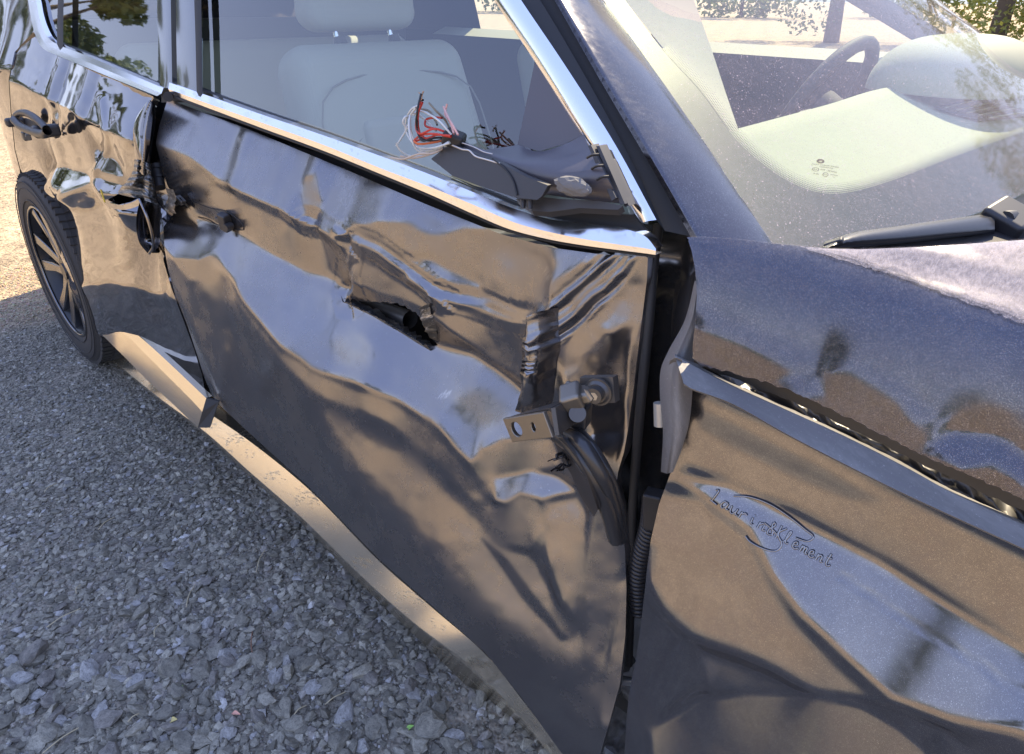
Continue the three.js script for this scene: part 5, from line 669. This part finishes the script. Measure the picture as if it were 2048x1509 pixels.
// ---------------------------------------------------------------- gap between the doors: torn edge metal, latch, folded flap
{ const rd = (x, y, o) => onSide(x, y, o);
  const g1 = ribbon([[[292, 205], [272, 236], [266, 262], [268, 300], [276, 345]], [[300, 200], [285, 235], [280, 262], [282, 300], [286, 350]], [[306, 205], [304, 240], [300, 275], [296, 310], [290, 352]], [[312, 215], [310, 250], [306, 280], [300, 330], [296, 360]]], [0.02, 0.028, 0.012, -0.02], 30); part('torn_door_edge', g1, M.paintClean, rdPart, 'bent front edge of the rear door, twisted outwards');
  const w = (l, o, s) => pxRow(l, 36, (x, y, t) => rd(x + 5 * (fbm(t * 12 + s, s) - 0.5), y, o + 0.02 * (fbm(t * 14, s * 5) - 0.5))); part('crumpled_metal', sheet([w([[268, 318], [262, 350], [236, 386], [250, 392]], 0.012, 1), w([[276, 320], [272, 355], [260, 382], [268, 396]], 0.03, 2), w([[285, 322], [285, 356], [282, 385], [284, 400]], 0.012, 3), w([[293, 325], [298, 360], [296, 388], [300, 405]], 0.026, 4), w([[300, 328], [308, 365], [312, 395], [318, 412]], 0.0, 5)]), M.scuffed, car, 'wrinkled bare metal at the torn door edge');
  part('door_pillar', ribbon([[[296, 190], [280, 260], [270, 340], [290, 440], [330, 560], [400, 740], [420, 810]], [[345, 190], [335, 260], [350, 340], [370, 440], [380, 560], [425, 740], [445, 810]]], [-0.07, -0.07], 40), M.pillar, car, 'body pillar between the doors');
  const lp = part('door_latch', [cylAt(rd(312, 336, -0.02), rd(320, 376, -0.015), 0.0105, 0.0105, 16), cylAt(rd(311, 330, -0.02), rd(313, 338, -0.02), 0.012, 0.012, 16), cylAt(rd(316, 352, -0.018), rd(317, 356, -0.018), 0.0115, 0.0115, 16)], M.plastic, car, 'dark cylinder of the door latch inside the gap');
  part('latch_bracket', ribbon([[[330, 376], [336, 395], [330, 410], [340, 425]], [[346, 380], [352, 400], [345, 412], [352, 428]]], [-0.005, 0.01], 16), M.scuffed, car);
  part('rubber_stop', cylAt(rd(336, 193, -0.01), rd(336, 194, 0.012), 0.0085, 0.0085, 16), M.rubber, car);
  part('folded_flap', [strip(ribbon([[[280, 396], [272, 440], [278, 485], [296, 508]], [[300, 400], [300, 450], [306, 490], [304, 506]], [[322, 412], [320, 450], [318, 490], [306, 507]]], [0.02, -0.03, 0.012], 24)), strip(tube([[278, 398], [292, 430], [304, 470], [306, 492], [298, 507]].map(([x, y]) => rd(x, y, 0.02)), 0.003, 24, 6))], M.paintClean, rdPart, 'dark flap of door skin folded over at the tear');
  part('hole_lip', ribbon([[[210, 404], [240, 410], [262, 405], [288, 392]], [[214, 414], [242, 420], [266, 416], [292, 404]]], [0.012, 0.016], 20), M.paintClean, car);
  part('yellow_fleck', [boxAt(rd(205, 392, 0.012), 0.006, 0.03, 0.003, 0.001, [0, 0, 0.15])], mat(lin(0.6, 0.45, 0.05), 0.5), rdPart, 'yellow label scrap on the rear door');
  // handle of the rear door
  const hp = (x, y, o) => rearDoor.under(x, y, o);
  const H2 = [[28, 240], [34, 230], [50, 226], [72, 238], [92, 258]], ha = part('rear_door_handle', [strip(tube(H2.map(([x, y]) => rd(x, y, 0.045)), 0.009, 30, 10)), strip(tube([[28, 240], [40, 252], [62, 262], [90, 268], [94, 262]].map(([x, y]) => rd(x, y, 0.055)), 0.0105, 30, 10)), boxAt(rd(92, 262, 0.03), 0.03, 0.03, 0.06, 0.008), boxAt(rd(30, 244, 0.025), 0.024, 0.024, 0.05, 0.008)], M.plastic, car, 'black pull handle standing off the rear door');
  part('handle_lock', [boxAt(rd(52, 272, 0.02), 0.02, 0.024, 0.02, 0.004), cylAt(rd(55, 270, 0.02), rd(56, 276, 0.034), 0.007, 0.007, 12)], M.darkSteel, ha);
  part('handle_cup', ribbon([[[36, 240], [50, 236], [76, 248]], [[40, 256], [60, 262], [84, 264]]], [0.004, 0.004], 12), M.black, ha);
  // front handle: recess with the torn carrier and a clip
  const fu = (x, y, o) => frontDoor.under(x, y, o);
  part('handle_carrier', [strip(sheet([pxRow([[352, 396], [366, 390], [382, 404]], 12, (x, y) => fu(x, y, 0.010)), pxRow([[356, 412], [370, 408], [386, 420]], 12, (x, y) => fu(x, y, 0.004))])), boxAt(fu(372, 398, 0.012), 0.02, 0.01, 0.012, 0.002, [0, 0.2, -0.5])], M.scuffed, fdPart, 'torn carrier of the missing front handle');
  part('carrier_hole_shade', sheet([pxRow([[362, 398], [374, 392], [380, 402]], 8, (x, y) => fu(x, y, 0.014)), pxRow([[366, 405], [376, 402], [384, 411]], 8, (x, y) => fu(x, y, 0.012))]), M.rubber, fdPart);  // black patch painted as the dark of the hole in the carrier
  part('handle_clip', [boxAt(fu(459, 440, 0.010), 0.020, 0.034, 0.016, 0.003, [0.2, 0.2, -0.25]), boxAt(fu(449, 436, 0.010), 0.02, 0.01, 0.012, 0.002), cylAt(fu(468, 450, 0.006), fu(472, 452, 0.022), 0.007, 0.007, 12)], M.plastic, fdPart, 'black plastic clip left where the front handle sat');
  part('handle_outline', tube([[385, 402], [420, 416], [450, 422], [468, 432], [486, 450], [488, 458], [478, 460], [440, 452], [396, 434]].map(([x, y]) => fu(x, y, 0.0008)), 0.0008, 60, 4), M.black, fdPart); }
// filler flap seam on the quarter panel
part('filler_flap_seam', tube([[-20, 100], [0, 97], [15, 105], [17, 120], [8, 138], [-10, 150]].map(([x, y]) => quarter.under(x, y, 0.0006)), 0.0012, 30, 5), M.black, car);
// ---------------------------------------------------------------- wheels
function wheel(x, z, label) {
  const w = new THREE.Group(); w.name = 'wheel'; w.position.set(x, 0.335, z); car.add(w); w.userData.label = label;
  const R = 0.335, prof = [[0.225, -0.10], [0.235, -0.108], [0.26, -0.113], [0.295, -0.112], [0.318, -0.104], [0.327, -0.09], [0.330, -0.06], [0.330, 0.06], [0.327, 0.09], [0.318, 0.104], [0.295, 0.112], [0.26, 0.113], [0.235, 0.108], [0.225, 0.10]].map(([r, y]) => new THREE.Vector2(r, y));
  const t = new THREE.LatheGeometry(prof, 96); t.rotateX(Math.PI / 2); const blocks = [];
  for (let k = 0; k < 78; k++) { const a = k / 78 * Math.PI * 2; for (const [zz, ww, sk] of [[-0.082, 0.036, 0.2], [-0.038, 0.036, -0.3], [0.002, 0.03, 0.3], [0.040, 0.036, 0.3], [0.082, 0.036, -0.2]]) { const b = new THREE.BoxGeometry(0.0185, 0.012, ww); b.rotateY(sk); b.translate(0, R - 0.005 - (Math.abs(zz) > 0.07 ? 0.0035 : 0), zz); b.rotateZ(a + (zz > 0 ? 0.02 : 0)); blocks.push(strip(b)); } }
  const ty = part('tyre', [strip(t), ...blocks], M.rubberTyre, w); const rings = []; for (const r of [0.246, 0.286, 0.306]) { const g = new THREE.TorusGeometry(r, 0.0016, 5, 80); g.translate(0, 0, 0.1125); rings.push(strip(g)); } part('sidewall_ring', rings, M.rubberTyre, ty);
  const rp = [[0.228, 0.105], [0.222, 0.10], [0.212, 0.085], [0.205, 0.05], [0.2, 0.0], [0.2, -0.09], [0.222, -0.1]].map(([r, y]) => new THREE.Vector2(r, y)); const rg = new THREE.LatheGeometry(rp, 72); rg.rotateX(Math.PI / 2);
  const rim = part('rim', strip(rg), M.rimDark, w), lip = new THREE.TorusGeometry(0.224, 0.005, 8, 80); lip.translate(0, 0, 0.104); part('rim_lip', strip(lip), M.rimFace, rim);
  for (let k = 0; k < 5; k++) for (const s of [-1, 1]) { const sh = new THREE.Shape(), a = s * 0.24; const P = (r, q) => [r * Math.sin(q), r * Math.cos(q)]; const pts = [P(0.05, s * 0.10), P(0.05, s * 0.62), P(0.12, s * 0.36), P(0.215, s * 0.33), P(0.215, s * 0.17), P(0.12, s * 0.12)]; sh.moveTo(...pts[0]); pts.slice(1).forEach((p) => sh.lineTo(...p)); sh.closePath(); const g = new THREE.ExtrudeGeometry(sh, { depth: 0.02, bevelEnabled: true, bevelSize: 0.003, bevelThickness: 0.003, bevelSegments: 2 }); const pa = g.attributes.position; for (let i = 0; i < pa.count; i++) { const r = Math.hypot(pa.getX(i), pa.getY(i)); pa.setZ(i, pa.getZ(i) + 0.055 + 0.022 * (r / 0.215) ** 2); } g.computeVertexNormals(); g.rotateZ(k / 5 * Math.PI * 2 + 0.2); part('spoke', strip(g), s > 0 ? M.rimFace : M.rimFace, rim); }
  const hub = part('hub_cap', [cylAt([0, 0, 0.05], [0, 0, 0.082], 0.055, 0.045, 24), cylAt([0, 0, 0.08], [0, 0, 0.086], 0.03, 0.028, 24)], M.rimDark, rim);
  const disc = part('brake_disc', cylAt([0, 0, -0.02], [0, 0, 0.0], 0.15, 0.15, 40), M.steel, w); part('wheel_back', cylAt([0, 0, -0.09], [0, 0, -0.08], 0.2, 0.2, 30), M.black, disc);
  return w;
}
M.rubberTyre = mat(lin(0.045, 0.043, 0.042), 0.75); M.rimDark = mat(lin(0.05, 0.05, 0.052), 0.3, 0.6); M.rimFace = mat(lin(0.2, 0.2, 0.205), 0.2, 0.95);
wheel(-2.335, 0.79, 'rear wheel with two tone alloy rim'); wheel(0.505, 0.79, 'front wheel'); wheel(-2.335, -0.79, 'far rear wheel'); wheel(0.505, -0.79, 'far front wheel');
// wheel wells
for (const [x, s] of [[-2.335, 1], [0.505, 1]]) { const g = new THREE.CylinderGeometry(0.375, 0.375, 0.3, 36, 1, true, -1.7, 3.4); g.rotateX(Math.PI / 2); g.rotateZ(Math.PI); g.translate(x, 0.335, 0.70); part('wheel_well', [strip(g)], M.black, car); }
// ---------------------------------------------------------------- gravel chips (too many to count), larger stones, straw and leaf litter
const rockGeo = (seed, flatness, det = 0) => { SEED = seed; const g = new THREE.IcosahedronGeometry(1, det), a = g.attributes.position, seen = {}; const cut = [0, 1, 2, 3].map(() => [new THREE.Vector3(rr(-1, 1), rr(-1, 1), rr(-1, 1)).normalize(), rr(0.35, 0.75)]); for (let i = 0; i < a.count; i++) { const key = [a.getX(i), a.getY(i), a.getZ(i)].map((v) => v.toFixed(3)).join(); seen[key] ??= rr(0.75, 1.2); const v = new THREE.Vector3(a.getX(i), a.getY(i), a.getZ(i)).multiplyScalar(seen[key]); for (const [n, d] of cut) { const q = v.dot(n); if (q > d) v.addScaledVector(n, d - q); } a.setXYZ(i, v.x, v.y * flatness, v.z * 0.8); } g.computeVertexNormals(); return strip(g); };
const rockMat = mat(lin(1, 1, 1), 0.72, 0, { map: dataTex(256, (u, v) => { const k = 0.72 + 0.35 * (tn(u * 12, v * 12, 12) - 0.5) + 0.4 * (tn(u * 50, v * 50, 50) - 0.5); return [k, k, k]; }) });
const slate = () => { const k = 0.17 + 0.40 * rnd() * (0.4 + 0.6 * rnd()), w = rnd(); return w < 0.80 ? [k * 1.14, k * 1.06, k * 0.84] : w < 0.93 ? [k * 1.15, k * 1.05, k * 0.9] : [k * 1.5, k * 1.45, k * 1.35]; };
{ const kinds = [rockGeo(1, 0.35), rockGeo(2, 0.5), rockGeo(3, 0.3), rockGeo(4, 0.62)], M4 = new THREE.Matrix4(), Q = new THREE.Quaternion(), E = new THREE.Euler(), T = new THREE.Vector3(), S = new THREE.Vector3(), C = new THREE.Color();
  kinds.forEach((g, q) => { const n = 62000, im = new THREE.InstancedMesh(g, rockMat, n); SEED = 500 + q; let k = 0;
    while (k < n) { let x, z; const w = rnd(); if (w < 0.86) { x = rr(-3.6, 0.25); z = rr(0.35, 1.95); } else { x = rr(-7, -2.9); z = rr(-0.6, 2.6); }
      const near = sst(-2.9, -0.6, x), patch = fbm(x * 2.2 + 4, z * 2.2, 3); if (rnd() > 0.25 + 1.1 * sst(0.3, 0.65, patch)) continue;
      const s = mix(0.0017, 0.0024, near) + Math.pow(rnd(), 6) * mix(0.007, 0.014, near); E.set(rr(-0.35, 0.35), rr(0, 6.28), rr(-0.35, 0.35)); Q.setFromEuler(E); T.set(x, groundY(x, z) + s * 0.12, z); S.set(s * rr(0.8, 1.5), s, s); im.setMatrixAt(k, M4.compose(T, Q, S)); const sd = sandAt(x, z), c = slate(); im.setColorAt(k, C.setRGB(mix(c[0], 0.72 * rr(0.7, 1.1), sd), mix(c[1], 0.55 * rr(0.7, 1.1), sd), mix(c[2], 0.36 * rr(0.7, 1.1), sd))); k++; }
    im.name = numbered('gravel'); im.userData = { kind: 'stuff', label: 'small slate chips of the gravel ground', category: 'gravel' }; shade(im); scene.add(im); }); }
{ // larger stones one can pick out; photo pixel, length in mm
  const fixed = [[65, 1310, 60], [70, 1325, 30], [215, 1440, 46], [188, 1075, 28], [365, 1130, 30], [250, 975, 22], [210, 1100, 28], [280, 1225, 34], [295, 1100, 30], [300, 1160, 26], [130, 1140, 24], [60, 990, 24], [590, 1085, 30], [620, 1130, 26], [575, 1420, 38], [860, 1458, 52], [695, 1272, 34], [785, 1300, 36], [960, 1400, 34], [635, 1275, 34], [765, 1450, 32], [345, 1340, 44], [360, 1310, 36], [330, 1430, 34], [275, 1460, 34], [180, 1345, 40], [90, 1360, 36], [20, 1370, 30], [110, 1400, 34], [60, 1420, 32], [120, 1445, 30], [520, 1325, 34], [550, 1330, 30], [430, 1290, 28], [410, 1350, 40], [650, 1380, 36], [690, 1430, 40], [725, 1350, 34], [820, 1390, 36], [880, 1420, 30], [470, 1200, 24], [510, 1205, 26], [340, 1265, 26], [265, 1180, 22], [480, 1120, 24], [420, 1190, 22], [150, 1240, 28], [30, 1230, 22], [690, 1195, 26], [740, 1235, 26], [845, 1340, 30], [600, 1210, 26], [555, 1290, 30], [610, 1330, 30]];
  SEED = 4242; const list = fixed.slice(); for (let k = 0; k < 190; k++) { const y = 860 + 680 * Math.sqrt(rnd()), xm = 560 + (y - 1045) * 1.06; list.push([rr(0, Math.max(40, xm - 60)), y, rr(14, 40) * (0.6 + 0.5 * (y - 900) / 600)]); }
  const gs = [11, 12, 13, 14, 15, 16].map((s, i) => rockGeo(s, [0.35, 0.5, 0.42, 0.6, 0.3, 0.45][i], 1)), ms = Array.from({ length: 7 }, () => { const c = slate(); return mat(lin(c[0] * 1.1, c[1] * 1.1, c[2] * 1.1), 0.7, 0, { map: rockMat.map }); });
  list.forEach(([px, py, mm], i) => { const p = onY(px, py, 0), s = mm / 1500, m = shade(new THREE.Mesh(gs[i % 6], ms[(rnd() * 7) | 0])); m.position.set(p[0], groundY(p[0], p[2]) + s * 0.22, p[2]); m.scale.set(s * 1.15, s, s); m.rotation.set(rr(-0.3, 0.3), rr(0, 6.28), rr(-0.3, 0.3)); m.name = numbered('stone'); m.userData = { label: 'angular slate stone larger than the gravel around it', category: 'stone', group: 'larger stones lying on the gravel' }; scene.add(m); });
  const straws = [[[530, 1100], [512, 1145]], [[228, 1035], [196, 1060]], [[160, 1170], [152, 1188]], [[318, 1250], [308, 1275]], [[112, 968], [88, 985]], [[505, 1260], [506, 1320]], [[172, 1448], [84, 1508]], [[612, 1412], [588, 1430]], [[160, 1218], [92, 1256]], [[285, 1425], [255, 1445]], [[390, 1170], [372, 1215]], [[690, 1385], [650, 1410]]];
  straws.forEach(([a, b], i) => { const A = onY(...a, 0.006), B = onY(...b, 0.008), m = part('straw', tube([A, [(A[0] + B[0]) / 2, 0.012, (A[2] + B[2]) / 2 + 0.003], B], 0.0011, 10, 5), mat(lin(...(i === 5 ? [0.3, 0.16, 0.1] : [0.55, 0.47, 0.3])), 0.8), scene); m.name = numbered(i === 5 ? 'twig' : 'straw'); m.userData = i === 5 ? { label: 'thin reddish twig lying on the gravel', category: 'twig' } : { label: 'thin dry straw stalk lying on the gravel', category: 'straw', group: 'dry straw stalks on the gravel' }; });
  const leaf = (name, label, cat, px, py, l, w, c, ry) => { const P = [], I = []; for (let k = 0; k <= 8; k++) { const t = k / 8, ww = w * Math.sin(Math.PI * Math.pow(t, 0.8)) + 0.0005; P.push(l * (t - 0.5), 0.004 * Math.sin(t * 3), -ww, l * (t - 0.5), 0.001 * Math.sin(t * 5), 0, l * (t - 0.5), 0.005 * Math.sin(t * 3 + 0.4), ww); if (k < 8) { const q = k * 3; I.push(q, q + 1, q + 4, q, q + 4, q + 3, q + 1, q + 2, q + 5, q + 1, q + 5, q + 4); } } const p = onY(px, py, 0), m = shade(new THREE.Mesh(geoFrom(P, I), mat(lin(...c), 0.6))); m.position.set(p[0], groundY(p[0], p[2]) + 0.01, p[2]); m.rotation.set(0.3, ry, 0.2); m.name = numbered(name); m.userData = { label, category: cat }; scene.add(m); };
  leaf('leaf', 'small bright green leaf on the gravel near the sill', 'leaf', 820, 1460, 0.016, 0.004, [0.3, 0.55, 0.12], 1.2); leaf('leaf', 'tiny vivid green leaf among the slate stones', 'leaf', 367, 1383, 0.008, 0.003, [0.25, 0.45, 0.04], 0.3);
  leaf('petal', 'pale pink petal lying on the gravel', 'petal', 474, 1435, 0.020, 0.0035, [0.75, 0.4, 0.3], 0.5); leaf('dry_leaf', 'pale yellow dry leaf scrap on the gravel', 'leaf', 350, 1449, 0.014, 0.005, [0.6, 0.5, 0.2], 0.9); }
renderer.render(scene, camera);
